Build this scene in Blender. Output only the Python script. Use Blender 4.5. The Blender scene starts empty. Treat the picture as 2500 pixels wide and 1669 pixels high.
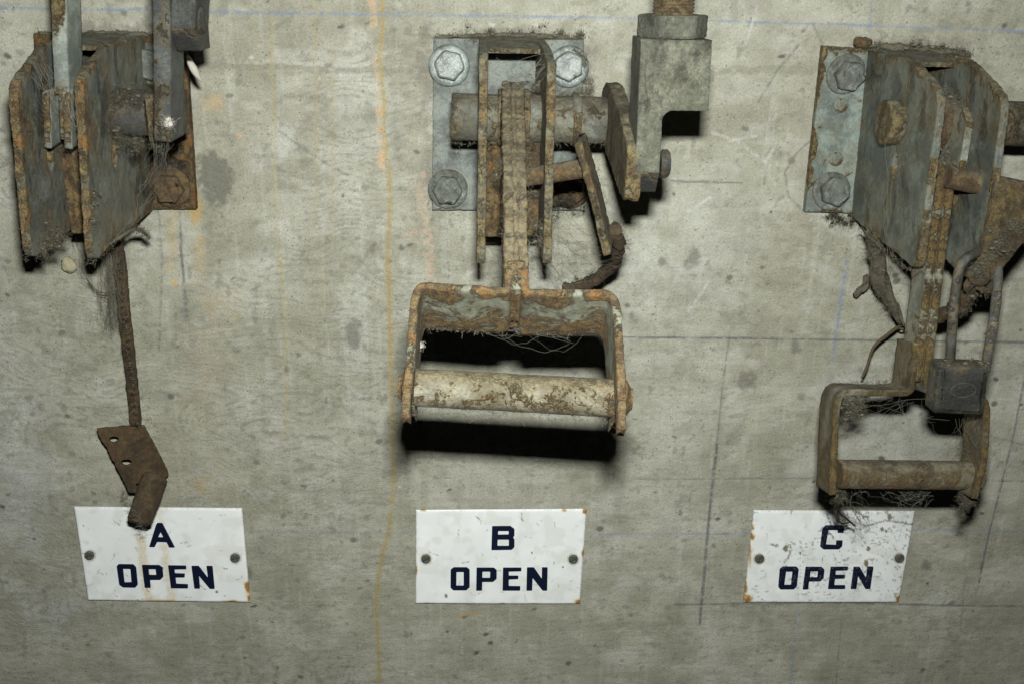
import bpy, bmesh, math, random
import numpy as np
from mathutils import Vector, Matrix
R = math.radians
random.seed(7); rng = np.random.default_rng(7)
scn = bpy.context.scene
COL = scn.collection

# ------------------------------------------------------------------ camera, world, flash, exposure
FPX, CXP, CYP, HD = 2430.0, 1250.0, 834.5, 780.0          # focal in photo pixels, centre, distance to the wall in mm
PITCH, YAW, ROLL = R(20.3), R(2.2), R(1.0)
Fw = Vector((math.sin(YAW)*math.cos(PITCH), math.cos(YAW)*math.cos(PITCH), -math.sin(PITCH)))
r0 = Vector((math.cos(YAW), -math.sin(YAW), 0)); u0 = r0.cross(Fw)
Rt = r0*math.cos(ROLL) + u0*math.sin(ROLL); Up = -r0*math.sin(ROLL) + u0*math.cos(ROLL)
CAM = Vector((0, -HD, 0))
cd = bpy.data.cameras.new('camera'); cam = bpy.data.objects.new('camera', cd); COL.objects.link(cam)
cd.sensor_width = 36; cd.lens = 36*FPX/2500; cd.clip_start = .01; cd.clip_end = 50
rm = Matrix((Rt, Up, -Fw)).transposed().to_4x4()
cam.matrix_world = Matrix.Translation(CAM*.001) @ rm
scn.camera = cam
w = bpy.data.worlds.new("World"); scn.world = w; w.use_nodes = True
w.node_tree.nodes['Background'].inputs[0].default_value = (.8, .85, .9, 1)
w.node_tree.nodes['Background'].inputs[1].default_value = .004
ld = bpy.data.lights.new('flash', 'AREA'); ld.shape = 'RECTANGLE'; ld.size = .032; ld.size_y = .015
ld.energy = 10.2; ld.color = (1, 1, .965)
fl = bpy.data.objects.new('flash', ld); COL.objects.link(fl)
fl.matrix_world = Matrix.Translation((CAM + Up*66 + Rt*9 + Fw*5)*.001) @ rm
scn.view_settings.view_transform = 'Standard'; scn.view_settings.look = 'None'
scn.view_settings.exposure = 0; scn.view_settings.gamma = 1

# ------------------------------------------------------------------ pixel -> place (mm)
def ray(px, py): return Fw + Rt*((px-CXP)/FPX) + Up*((CYP-py)/FPX)
def P(px, py, s):
    r = ray(px, py); return CAM + r*((HD-s)/r.y)
def PP(px, py, O, N):
    r = ray(px, py); return CAM + r*((O-CAM).dot(N)/r.dot(N))
def W(x, s, z): return Vector((x, -s, z))

# ------------------------------------------------------------------ numpy noise
def _h(ix, iy, iz, sd):
    n = (ix*73856093) ^ (iy*19349663) ^ (iz*83492791) ^ (sd*2654435)
    n = (n ^ (n >> 13))*1274126177; n = n ^ (n >> 16)
    return (n & 0xffff)/65535.0
def vnoise(p, sd=0):
    p = np.asarray(p, float); f = np.floor(p); i = f.astype(np.int64); t = p-f; t = t*t*(3-2*t)
    x, y, z = i[..., 0], i[..., 1], i[..., 2]; a, b, c = t[..., 0], t[..., 1], t[..., 2]
    def l(q, r_, k): return q+(r_-q)*k
    g = lambda dx, dy, dz: _h(x+dx, y+dy, z+dz, sd)
    return l(l(l(g(0,0,0), g(1,0,0), a), l(g(0,1,0), g(1,1,0), a), b), l(l(g(0,0,1), g(1,0,1), a), l(g(0,1,1), g(1,1,1), a), b), c)
def fbm(p, sd=0, o=4):
    s = 0; a = .5; tot = 0; p = np.asarray(p, float)
    for k in range(o): s = s+a*vnoise(p*2**k+17.3*k, sd+k*31); tot += a; a *= .5
    return s/tot
def sst(x, a, b):
    t = np.clip((x-a)/(b-a), 0, 1); return t*t*(3-2*t)
def dseg(X, Y, pts, closed=False):
    d = np.full(X.shape, 1e9); pts = list(pts)
    if closed: pts = pts+[pts[0]]
    for (x0, y0), (x1, y1) in zip(pts[:-1], pts[1:]):
        vx, vy = x1-x0, y1-y0; L = vx*vx+vy*vy+1e-9
        t = np.clip(((X-x0)*vx+(Y-y0)*vy)/L, 0, 1)
        d = np.minimum(d, np.hypot(X-x0-t*vx, Y-y0-t*vy))
    return d

# ------------------------------------------------------------------ objects
def tag(o, label=None, cat=None, group=None, kind=None):
    for k, v in (('label', label), ('category', cat), ('group', group), ('kind', kind)):
        if v: o[k] = v
    return o
def thing(name, loc, label, cat, group=None):
    o = bpy.data.objects.new(name, None); COL.objects.link(o); o.location = loc*.001; o.empty_display_size = .02
    return tag(o, label, cat, group)
def link(name, me, mat, parent=None, label=None):
    """mesh in world mm -> object at its centre (m), under its thing"""
    n = len(me.vertices); co = np.empty(n*3); me.vertices.foreach_get('co', co); co = co.reshape(-1, 3)
    c = (co.min(0)+co.max(0))/2; co = (co-c)*.001
    me.vertices.foreach_set('co', co.ravel()); me.update()
    me.name = name
    o = bpy.data.objects.new(name, me); COL.objects.link(o)
    base = Vector(c)*.001
    if parent is not None:
        o.parent = parent; q = parent; off = Vector((0, 0, 0))
        while q is not None: off += q.location; q = q.parent
        base = base-off
    o.location = base
    if mat: me.materials.append(mat)
    if label: o['label'] = label
    return o
def smooth(me, v=True): me.polygons.foreach_set('use_smooth', [v]*len(me.polygons))
def rough(me, amps, sd=0):
    """displace along normals; amps = [(mm, size mm), ...]"""
    n = len(me.vertices); co = np.empty(n*3); me.vertices.foreach_get('co', co); co = co.reshape(-1, 3)
    nr = np.empty(n*3); me.vertices.foreach_get('normal', nr); nr = nr.reshape(-1, 3)
    ea = me.attributes.get('edge'); w_ = np.ones(n)
    if ea is not None:
        w_ = np.empty(n); ea.data.foreach_get('value', w_); w_ = .8+1.5*np.exp(-w_/1.2)
    for k, (a, s) in enumerate(amps):
        co = co+nr*((fbm(co/s, sd+k*7, 3)-.5)*2*a*(w_ if s < 5 else 1))[:, None]
    me.vertices.foreach_set('co', co.ravel()); me.update()
def refine(bm, L, it=7):
    for _ in range(it):
        es = [e for e in bm.edges if e.calc_length() > L]
        if not es: break
        bmesh.ops.subdivide_edges(bm, edges=es, cuts=1, use_grid_fill=True)
        bmesh.ops.triangulate(bm, faces=[f for f in bm.faces if len(f.verts) > 3])
def slab(outline, t, O, U, V, holes=(), bev=.6, L=2.2, amps=((.25, 5), (.15, 1.6)), sd=0, smth=True):
    """outline in mm on (U,V) about O, extruded t along U x V (centred)"""
    cu = bpy.data.curves.new('c', 'CURVE'); cu.dimensions = '2D'; cu.fill_mode = 'BOTH'
    cu.extrude = max(t/2-bev, .001); cu.bevel_depth = bev; cu.offset = -bev; cu.bevel_resolution = 1
    for pts in [outline]+list(holes):
        sp = cu.splines.new('POLY'); sp.points.add(len(pts)-1)
        for i, q in enumerate(pts): sp.points[i].co = (q[0], q[1], 0, 1)
        sp.use_cyclic_u = True
    ob = bpy.data.objects.new('c', cu)
    me = bpy.data.meshes.new_from_object(ob); bpy.data.objects.remove(ob); bpy.data.curves.remove(cu)
    bm = bmesh.new(); bm.from_mesh(me); bmesh.ops.remove_doubles(bm, verts=bm.verts, dist=.001)
    if L: refine(bm, L)
    bmesh.ops.recalc_face_normals(bm, faces=bm.faces)
    bm.to_mesh(me); bm.free()
    n = len(me.vertices); co = np.empty(n*3); me.vertices.foreach_get('co', co); co = co.reshape(-1, 3)
    e = dseg(co[:, 0], co[:, 1], outline, True)
    for h in holes: e = np.minimum(e, dseg(co[:, 0], co[:, 1], h, True))
    at = me.attributes.new('edge', 'FLOAT', 'POINT'); at.data.foreach_set('value', e)
    Nn = U.cross(V).normalized(); M = np.array([U, V, Nn])
    co = co@M+np.array(O)
    me.vertices.foreach_set('co', co.ravel()); me.update()
    smooth(me, smth)
    if amps: rough(me, amps, sd)
    return me
def side(poly, x, t, **k):
    """poly of (s,z) in mm, slab across x"""
    return slab([(-a, b) for a, b in poly], t, Vector((x, 0, 0)), Vector((0, 1, 0)), Vector((0, 0, 1)), **k)
def front(pxs, s, t, holes=(), **k):
    """outline of photo points on the plane at standoff s, thickness t going back to the wall"""
    f = lambda pts: [(P(a, b, s).x, P(a, b, s).z) for a, b in pts]
    return slab(f(pxs), t, Vector((0, -s+t/2, 0)), Vector((1, 0, 0)), Vector((0, 0, 1)), holes=[f(h) for h in holes], **k)
def grid_mesh(rings, closed=True, caps=True, edge=None):
    nr, m = len(rings), len(rings[0]); vs = [tuple(v) for r_ in rings for v in r_]; fs = []
    for i in range(nr-1):
        for j in range(m if closed else m-1):
            k = (j+1) % m; fs.append((i*m+j, i*m+k, (i+1)*m+k, (i+1)*m+j))
    if caps:
        for i in (0, nr-1):
            c = len(vs); q = rings[i]; vs.append(tuple(sum((Vector(v) for v in q), Vector())/m))
            for j in range(m):
                a, b = i*m+j, i*m+(j+1) % m
                fs.append((a, c, b) if i == 0 else (a, b, c))
    me = bpy.data.meshes.new('m'); me.from_pydata(vs, [], fs)
    bm = bmesh.new(); bm.from_mesh(me); bmesh.ops.recalc_face_normals(bm, faces=bm.faces); bm.to_mesh(me); bm.free()
    if edge is not None:
        e = list(edge)+[0]*(len(vs)-len(edge))
        at = me.attributes.new('edge', 'FLOAT', 'POINT'); at.data.foreach_set('value', e)
    smooth(me); me.update()
    return me
def dens(path, L):
    out = [Vector(path[0])]
    for a, b in zip(path[:-1], path[1:]):
        a, b = Vector(a), Vector(b); n = max(1, int((b-a).length/L))
        out += [a.lerp(b, (i+1)/n) for i in range(n)]
    return out
def fillet(path, rad, n=6):
    out = [Vector(path[0])]
    for i in range(1, len(path)-1):
        a, b, c = Vector(path[i-1]), Vector(path[i]), Vector(path[i+1])
        d1, d2 = (a-b), (c-b); r1 = min(rad, d1.length*.48, d2.length*.48)
        q1, q2 = b+d1.normalized()*r1, b+d2.normalized()*r1
        for k in range(n+1):
            t = k/n; out.append(q1*(1-t)**2+b*2*t*(1-t)+q2*t*t)
    out.append(Vector(path[-1])); return out
def spline(pts, n=8):
    pts = [Vector(p) for p in pts]; q = [pts[0]*2-pts[1]]+pts+[pts[-1]*2-pts[-2]]; out = []
    for i in range(1, len(q)-2):
        for k in range(n):
            t = k/n; a, b, c, d = q[i-1:i+3]
            out.append(.5*((2*b)+(c-a)*t+(2*a-5*b+4*c-d)*t*t+(3*b-a-3*c+d)*t**3))
    return out+[pts[-1]]
def strap(path, wv, t, L=2.0, amps=((.3, 5), (.2, 1.6)), sd=0, taper=None, ch=.7):
    """flat bar swept along path; path = middle of the near edge, wv = width vector, t = thickness"""
    path = dens(path, L); w_ = wv.length; wd = wv/w_; m = max(3, int(w_/2.2))
    b = [0]+[ch]+[ch+(w_-2*ch)*k/m for k in range(1, m)]+[w_-ch, w_]
    sec = [(-t/2, q) for q in b[1:-1]]+[(-t/2+ch, w_), (t/2-ch, w_)]+[(t/2, q) for q in b[1:-1][::-1]]+[(t/2-ch, 0), (0, 0), (-t/2+ch, 0)]
    ed = [min(q, w_-q) for _, q in sec]
    rings = []; E = []
    for i, p in enumerate(path):
        tg = (path[min(i+1, len(path)-1)]-path[max(i-1, 0)]).normalized()
        T = tg.cross(wd).normalized(); k = taper(i/(len(path)-1)) if taper else 1
        rings.append([p+T*a*k+wd*q for a, q in sec]); E += ed
    me = grid_mesh(rings, edge=E); rough(me, amps, sd); return me
def cyl(a, b, r, r2=None, seg=40, L=2.5, amps=((.3, 6), (.15, 1.8)), sd=0, ch=1.0, prof=None, rot=0):
    a, b = Vector(a), Vector(b); d = b-a; ln = d.length; d.normalize()
    x = d.orthogonal().normalized(); y = d.cross(x); r2 = r if r2 is None else r2
    n = max(2, int(ln/L)); st = prof or ([(0, r*.3), (0, r*.6), (0, r*.85), (0, r-ch), (ch, r)]+[(ch+(ln-2*ch)*k/n, r+(r2-r)*k/n) for k in range(1, n)]+[(ln-ch, r2), (ln, r2-ch), (ln, r2*.85), (ln, r2*.6), (ln, r2*.3)])
    rings = []; E = []
    for s, rr in st:
        rings.append([a+d*s+(x*math.cos(rot+2*math.pi*k/seg)+y*math.sin(rot+2*math.pi*k/seg))*rr for k in range(seg)]); E += [max(0, min(s, ln-s)) if rr > r*.9 else max(0, r-rr)]*seg
    me = grid_mesh(rings, edge=E)
    if amps: rough(me, amps, sd)
    return me
def tube(path, rad, seg=8, amps=None, sd=0, rf=None):
    rings = []; x = None
    for i, p in enumerate(path):
        tg = (path[min(i+1, len(path)-1)]-path[max(i-1, 0)]).normalized()
        x = (x-tg*x.dot(tg)) if x is not None else tg.orthogonal()
        x.normalize(); y = tg.cross(x); k = rad*(rf(i/(len(path)-1)) if rf else 1)
        rings.append([p+(x*math.cos(2*math.pi*j/seg)+y*math.sin(2*math.pi*j/seg))*k for j in range(seg)])
    me = grid_mesh(rings)
    if amps: rough(me, amps, sd)
    return me
def blob(c, rx, ry, rz, sd=0, amp=.35, n=3):
    bm = bmesh.new(); bmesh.ops.create_icosphere(bm, subdivisions=n, radius=1)
    me = bpy.data.meshes.new('b')
    for v in bm.verts:
        v.co = Vector((v.co.x*rx, v.co.y*ry, v.co.z*rz))+Vector(c)
    bm.to_mesh(me); bm.free(); smooth(me); me.update(); m = min(rx, ry, rz); rough(me, ((m*amp, m*.9), (m*amp*.5, m*.3)), sd); return me
def joinm(ms):
    bm = bmesh.new()
    for m in ms: bm.from_mesh(m)
    me = bpy.data.meshes.new('j'); bm.to_mesh(me); bm.free(); return me
def fibres(anchors, n, ln, rad, spread=.5, K=7, sag=0, bias=(0, 0, 0), jit=1.5):
    """thin curved hairs starting near the anchor points (mm), one mesh"""
    A = np.array([tuple(a) for a in anchors], float)
    i = rng.integers(0, len(A), n); p = A[i]+rng.normal(0, jit, (n, 3))
    d = rng.normal(0, 1, (n, 3))+np.array(bias); d /= np.linalg.norm(d, axis=1)[:, None]
    L = ln*(.3+rng.random(n)**2*1.2)/K
    pts = [p]
    for k in range(K-1):
        d = d+rng.normal(0, spread, (n, 3)); d[:, 2] -= sag; d /= np.linalg.norm(d, axis=1)[:, None]
        p = p+d*L[:, None]; pts.append(p)
    return wires(np.stack(pts, 1), rad*(.6+.8*rng.random(n)))
def wires(T, rads):
    """T (n,K,3) polylines -> thin 3-sided tubes"""
    n, K, _ = T.shape
    tg = np.gradient(T, axis=1); tg /= np.linalg.norm(tg, axis=2)[..., None]+1e-9
    ref = np.array([.31, .83, .46]); x = np.cross(tg, ref); x /= np.linalg.norm(x, axis=2)[..., None]+1e-9; y = np.cross(tg, x)
    rr = np.asarray(rads)[:, None, None]*np.ones((1, K, 1)); V = np.stack([T+(x*math.cos(a)+y*math.sin(a))*rr for a in (0, 2.094, 4.189)], 2).reshape(-1, 3)
    base = (np.arange(n)[:, None, None]*K+np.arange(K-1)[None, :, None])*3; j = np.arange(3)[None, None, :]; j2 = (j+1) % 3
    F = np.stack([base+j, base+j2, base+3+j2, base+3+j], -1).reshape(-1, 4)
    me = bpy.data.meshes.new('w'); me.vertices.add(len(V)); me.vertices.foreach_set('co', V.ravel())
    me.loops.add(F.size); me.loops.foreach_set('vertex_index', F.ravel()); me.polygons.add(len(F))
    me.polygons.foreach_set('loop_start', np.arange(len(F))*4); me.update(calc_edges=True); smooth(me); return me
def web(pairs, n, rad=.14, sag=6, jit=8, K=12):
    T = []
    for _ in range(n):
        a, b = random.choice(pairs); a = np.array(a)+rng.normal(0, jit, 3); b = np.array(b)+rng.normal(0, jit, 3)
        t = np.linspace(0, 1, K)[:, None]; sg = sag*rng.random()*4*t*(1-t)
        q = a*(1-t)+b*t; q = q-np.hstack([0*sg, 0*sg, sg])+np.cumsum(rng.normal(0, 1.3, (K, 3)), 0)*np.sin(np.pi*t); T.append(q)
    return wires(np.array(T), rad*(.5+rng.random(n)))

# ------------------------------------------------------------------ materials
class NT:
    def __init__(s, name):
        s.m = bpy.data.materials.new(name); s.m.use_nodes = True; s.t = s.m.node_tree; s.n = s.t.nodes; s.b = s.n['Principled BSDF']
    def put(s, sock, v):
        if hasattr(v, 'links') or isinstance(v, bpy.types.NodeSocket): s.t.links.new(v, sock)
        elif v is not None: sock.default_value = v
    def co(s, sc=(1, 1, 1), kind='Object', off=(0, 0, 0)):
        a = s.n.new('ShaderNodeTexCoord'); m = s.n.new('ShaderNodeMapping'); m.inputs['Scale'].default_value = sc; m.inputs['Location'].default_value = off
        s.t.links.new(a.outputs[kind], m.inputs[0]); return m.outputs[0]
    def noise(s, v, sc, det=4, ro=.55, dist=0):
        a = s.n.new('ShaderNodeTexNoise'); s.put(a.inputs['Vector'], v); a.inputs['Scale'].default_value = sc; a.inputs['Detail'].default_value = det
        a.inputs['Roughness'].default_value = ro; a.inputs['Distortion'].default_value = dist; return a.outputs['Fac']
    def vor(s, v, sc, feat='F1'):
        a = s.n.new('ShaderNodeTexVoronoi'); a.feature = feat; s.put(a.inputs['Vector'], v); a.inputs['Scale'].default_value = sc; return a.outputs['Distance']
    def math(s, op, a, b=None, c=None, cl=False):
        m = s.n.new('ShaderNodeMath'); m.operation = op; m.use_clamp = cl
        for i, q in enumerate((a, b, c)):
            if q is not None: s.put(m.inputs[i], q)
        return m.outputs[0]
    def step(s, v, a, b):
        m = s.n.new('ShaderNodeMapRange'); m.interpolation_type = 'SMOOTHSTEP'; s.put(m.inputs[0], v); m.inputs[1].default_value = a; m.inputs[2].default_value = b; return m.outputs[0]
    def mix(s, f, a, b):
        m = s.n.new('ShaderNodeMix'); m.data_type = 'RGBA'; s.put(m.inputs[0], f)
        for i, q in ((6, a), (7, b)): s.put(m.inputs[i], (*q, 1) if isinstance(q, tuple) and len(q) == 3 else q)
        return m.outputs[2]
    def attr(s, name):
        a = s.n.new('ShaderNodeAttribute'); a.attribute_name = name; return a
    def bump(s, h, st, d, nrm=None):
        b = s.n.new('ShaderNodeBump'); b.inputs['Strength'].default_value = st; b.inputs['Distance'].default_value = d; s.put(b.inputs['Height'], h)
        if nrm is not None: s.t.links.new(nrm, b.inputs['Normal'])
        return b.outputs[0]
    def out(s, col=None, ro=None, metal=None, nrm=None, spec=None):
        if col is not None: s.put(s.b.inputs['Base Color'], (*col, 1) if isinstance(col, tuple) and len(col) == 3 else col)
        if ro is not None: s.put(s.b.inputs['Roughness'], ro)
        if metal is not None: s.put(s.b.inputs['Metallic'], metal)
        if spec is not None: s.put(s.b.inputs['Specular IOR Level'], spec)
        if nrm is not None: s.put(s.b.inputs['Normal'], nrm)
        return s.m
RD = (.050, .029, .016); RO = (.24, .115, .03); RT = (.25, .19, .11); OC = (.20, .15, .06); DUST = (.20, .18, .145)
def metal(name, paint, rust=.5, edge=5, dust=.4, seed=0, gloss=.42, rd=RD, ro_=RO, rt=RT, sc=1.0, dustc=DUST, streak=False, chips=.5, orange=.5, soft=1.0, k=1.0, hal=None, grime=.3, spec=.4, bk=1.0):
    wm = (lambda c: (c[0]*.96, c[1], c[2]*.78)) if orange > .04 else (lambda c: (c[0]*.95, c[1], c[2]*.92))
    rt, rd = wm(rt), wm(rd); dustc = (dustc[0]*.93, dustc[1]*.97, dustc[2]*.84)
    dk = lambda c, q=1.0: tuple(min(1, a*q) for a in c)
    n = NT(name); v = n.co((1, 1, 1), off=(seed*1.37, seed*.71, seed*.33))
    vs = n.co((1, 1, .45), off=(seed, 2, 3)) if streak else v
    e = n.attr('edge').outputs['Fac']
    ee = n.math('POWER', 2.718, n.math('MULTIPLY', e, -1/edge))
    big = n.noise(vs, 42*sc, 8, .68, .9); mid = n.noise(v, 150*sc, 7, .72, .5); fine = n.noise(v, 1100, 3, .7); fl_ = n.noise(v, 480, 6, .75, 1.2); low = n.noise(v, 17, 3)
    f = n.math('ADD', n.math('MULTIPLY', big, .66), n.math('MULTIPLY', mid, .34))
    f = n.math('ADD', f, n.math('MULTIPLY', ee, n.math('MULTIPLY', n.step(n.noise(v, 45, 3), .36, .62), .26))); f = n.math('ADD', f, n.math('MULTIPLY', low, .22))
    th = .84-.40*rust
    rm_ = n.step(f, th-.02*soft, th+.05*soft); halo = n.step(f, th-.16, th+.03)
    pv = n.mix(n.step(n.noise(v, 34, 8, .75), .42, .58), dk(paint, .62), dk(paint, 1.16))
    pv = n.mix(n.math('MULTIPLY', n.step(fl_, .53, .62), .6), pv, dk(paint, .40))
    pv = n.mix(n.math('MULTIPLY', n.step(fine, .58, .72), .4), pv, dk(paint, 1.5))
    pv = n.mix(n.math('MULTIPLY', halo, .62), pv, hal or dk(OC, k*.8))
    rc = n.mix(n.step(n.math('ADD', n.math('MULTIPLY', mid, .6), n.math('MULTIPLY', fl_, .4)), .44, .57), dk(rd, k*1.25), dk(rt, k))
    rc = n.mix(n.math('MULTIPLY', n.step(n.noise(v, 60, 8, .72), .58-.08*orange, .66-.06*orange), min(1, orange*1.3)), rc, dk(ro_, k))
    rc = n.mix(n.math('MULTIPLY', n.step(fine, .54, .66), .6), rc, dk(rt, k*1.7)); rc = n.mix(n.math('MULTIPLY', n.step(fl_, .54, .62), .8), rc, dk(rd, k*.5))
    col = n.mix(rm_, pv, rc)
    g = n.n.new('ShaderNodeNewGeometry'); sx = n.n.new('ShaderNodeSeparateXYZ'); n.t.links.new(g.outputs['Normal'], sx.inputs[0])
    up = n.step(n.math('ADD', sx.outputs[2], n.math('MULTIPLY', n.noise(v, 140, 5, .7), .6)), .6, 1.25)
    dn = n.step(n.noise(v, 70, 8, .75), .66-.30*dust, .86-.24*dust)
    df = n.math('MULTIPLY', n.math('MAXIMUM', up, dn), min(1, dust*1.5), cl=True)
    dc = n.mix(n.step(mid, .42, .58), dk(dustc, .55), dk(dustc, 1.25)); dc = n.mix(n.math('MULTIPLY', n.step(fine, .5, .75), .5), dc, dk(dustc, 1.8))
    col = n.mix(df, col, dc)
    sp = n.step(n.vor(v, 380), .14, .06); col = n.mix(n.math('MULTIPLY', n.math('MULTIPLY', sp, n.step(mid, .5, .6)), .45), col, (.42, .38, .30))
    gm = n.step(n.noise(n.co((1, 1, .6), off=(seed, 7, seed)), 36, 7, .72, .6), .60-.16*grime, .68-.13*grime); gm2 = n.step(n.noise(v, 260, 5, .75), .5, .6)
    col = n.mix(n.math('MULTIPLY', n.math('ADD', n.math('MULTIPLY', gm, .62), n.math('MULTIPLY', gm2, .22)), min(1, grime*1.6)), col, (.018, .014, .009))
    rgh = n.math('ADD', n.math('MULTIPLY', n.math('MAXIMUM', rm_, df), .88-gloss), gloss, cl=True)
    h = n.math('ADD', n.math('MULTIPLY', mid, .9), n.math('MULTIPLY', fine, .30))
    hh = n.math('MULTIPLY', h, n.math('ADD', n.math('MAXIMUM', rm_, df), .15)); hh = n.math('ADD', hh, n.math('MULTIPLY', rm_, chips*.7))
    hh = n.math('ADD', hh, n.math('MULTIPLY', fl_, .6))
    return n.out(col, rgh, 0, n.bump(hh, bk, .0014*bk), spec)

RT2 = (.18, .125, .065); DK_ = (.05, .03, .015)
M_base_b = metal('painted_plate', (.185, .21, .187), .10, 1.0, .22, 1, .40, chips=.3, dustc=(.12, .12, .11))
M_base_c = metal('painted_plate_rust_edge', (.19, .235, .205), .30, 4.5, .26, 2, .42, chips=.3, orange=.4, k=.75)
M_base_a = metal('rusted_plate', (.15, .19, .18), .78, 6, .40, 3, .5, orange=.7, k=.75, grime=.8, rt=RT2)
M_side_c = metal('side_plate_paint', (.135, .155, .132), .31, 4, .34, 4, .34, streak=True, orange=.5, sc=.8, k=.82, soft=1.5, grime=.55, dustc=(.13, .12, .095))
M_side_a = metal('side_plate_paint_a', (.135, .158, .145), .40, 4, .30, 5, .34, streak=True, orange=.8, sc=.8, k=.85, soft=1.5, grime=.66, dustc=(.13, .125, .105))
M_side_b = metal('side_plate_paint_b', (.18, .185, .15), .56, 4, .75, 6, .5, orange=.2, k=.75, dustc=(.135, .13, .108))
M_lever_b = metal('lever_rust', (.17, .165, .13), .80, 4, .62, 7, .6, orange=.2, rt=(.22, .155, .09), k=.9, grime=.45, dustc=(.165, .14, .10))
M_frame_b = metal('frame_flaking', (.21, .24, .195), .60, 4, .12, 8, .5, orange=.75, grime=.25, chips=1.3, rt=(.20, .135, .07), k=.8, sc=1.15)
M_grip_b = metal('grip_paint', (.18, .18, .14), .49, 3, .55, 10, .42, orange=.6, rt=(.19, .135, .075), dustc=(.18, .148, .095), chips=.9, k=.85, sc=2.6, grime=.2)
M_lever_c = metal('lever_c', (.19, .205, .165), .38, 1.2, .40, 11, .5, orange=.3, rt=(.18, .125, .055), k=.75, grime=.3)
M_frame_c = metal('frame_c', (.15, .155, .12), .62, 3, .42, 61, .5, orange=.3, rt=(.15, .105, .045), rd=(.05, .032, .014), k=.75, grime=.5, sc=.8, soft=3)
M_grip_c = metal('grip_c', (.155, .155, .12), .66, 3, .36, 12, .42, orange=.35, rt=(.17, .11, .05), k=.8, grime=.45, sc=1.6, soft=3)
M_shaft = metal('shaft_dusty', (.15, .165, .14), .45, 3, .62, 13, .5, orange=.15, dustc=(.135, .12, .095), k=.7, grime=.5)
M_shaft_a = metal('shaft_dark', (.08, .085, .08), .40, 3, .55, 33, .5, orange=.1, dustc=(.10, .095, .08), k=.5, grime=.6)
M_crank = metal('crank_rust', (.14, .14, .105), .62, 3, .5, 14, .55, orange=.25, rt=(.19, .15, .085), k=.85, grime=.8, dustc=(.15, .135, .10))
M_crank_a = metal('crank_dark', (.065, .072, .068), .08, 1, .5, 15, .5, orange=.05, rt=(.11, .10, .08), dustc=(.10, .098, .085), k=.6, grime=.5)
M_strip_a = metal('lever_a', (.23, .26, .225), .20, .7, .3, 16, .45, orange=.3, k=.7, grime=.15)
M_block = metal('galvanised_block', (.125, .130, .092), .34, 1.2, .5, 17, .55, orange=.0, rt=(.12, .12, .095), rd=(.05, .05, .042), dustc=(.125, .13, .095), chips=.0, sc=3, soft=5, grime=.62, hal=(.085, .09, .075))
M_block_a = metal('block_dark', (.05, .054, .047), .2, 1.2, .4, 37, .55, orange=.0, rt=(.07, .07, .06), rd=(.03, .03, .028), dustc=(.07, .072, .065), chips=.0, sc=3, soft=5, hal=(.04, .04, .038))
M_dark = metal('dark_bolt', (.036, .038, .034), .10, 1, .25, 18, .45, orange=.1, rd=(.03, .022, .018), rt=(.06, .05, .04), dustc=(.07, .068, .06), k=.8)
M_brown = metal('brown_rust', (.095, .07, .042), .95, 4, .45, 19, .7, orange=.1, grime=.5, rd=(.05, .03, .02), rt=(.13, .088, .05), dustc=(.13, .11, .085))
M_tab = metal('tab_crust', (.09, .075, .05), .85, 3, .55, 41, .6, orange=.2, rd=(.04, .028, .016), rt=(.15, .105, .055), dustc=(.13, .11, .08), grime=.9, k=.85)
M_dkbrown = metal('dark_brown_rust', (.07, .045, .03), .95, 4, .26, 20, .7, orange=.05, grime=.6, rd=(.045, .028, .018), rt=(.085, .054, .03), dustc=(.11, .09, .065))
M_bolt = metal('bolt_paint', (.17, .195, .175), .14, .8, .85, 21, .30, orange=.1, dustc=(.13, .135, .11), chips=.3, spec=1.0, grime=.55)
M_bolt_b = metal('bolt_paint_shiny', (.22, .262, .24), .02, .6, .30, 51, .25, orange=.1, dustc=(.13, .135, .11), chips=.2, spec=.6, bk=.75, grime=.4)
M_top = metal('top_web_dusty', (.15, .165, .145), .12, 1, .62, 71, .5, orange=.15, dustc=(.13, .125, .10), k=.65, grime=.4)
M_thread = metal('thread_rust', (.10, .085, .055), .65, 2, .35, 22, .5, orange=.2, rt=(.14, .10, .055), k=.8)
M_lock = metal('padlock_dark', (.026, .028, .024), .08, 1.5, .38, 23, .5, orange=.0, rd=(.03, .03, .03), rt=(.06, .06, .06), dustc=(.052, .050, .038), chips=.1)
M_shack = metal('shackle_steel', (.07, .074, .066), .0, .5, .42, 24, .38, orange=.0, grime=.6, rd=(.04, .04, .04), rt=(.10, .10, .10), dustc=(.09, .09, .072), chips=.1)
M_screw = metal('screw_grey', (.085, .095, .085), .05, 1, .2, 25, .5, orange=0, chips=.1)
M_web_plate = metal('web_plate', (.11, .10, .075), .72, 6, .5, 26, .6, orange=.6, k=.78, grime=.8, rt=RT2, dustc=(.14, .12, .095))

def plain(name, c, ro=.9, var=.3, sc=300, bumpd=.0008):
    n = NT(name); v = n.co(); a = n.noise(v, sc, 5, .7); b = n.noise(v, sc*.2, 3)
    col = n.mix(a, tuple(q*(1-var) for q in c), tuple(min(1, q*(1+var)) for q in c)); col = n.mix(n.math('MULTIPLY', b, .4), col, tuple(q*.6 for q in c))
    return n.out(col, ro, 0, n.bump(a, .8, bumpd), .2)
M_web = plain('cobweb', (.20, .198, .16)); M_fuzz = plain('dust_fibre', (.14, .132, .095)); M_fuzzd = plain('dark_fibre', (.06, .054, .038))
M_twig = plain('twig', (.08, .062, .038)); M_white = plain('white_fluff', (.42, .40, .35)); M_leaf = plain('dead_leaf', (.095, .088, .062), .85, .6, 120, .002)
M_clump = plain('dust_clump', (.125, .118, .084), .95, .5, 260, .003); M_bark = plain('crusted_strand', (.07, .052, .032), .95, .6, 220, .003); M_beige = plain('beige', (.36, .34, .22))

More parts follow.
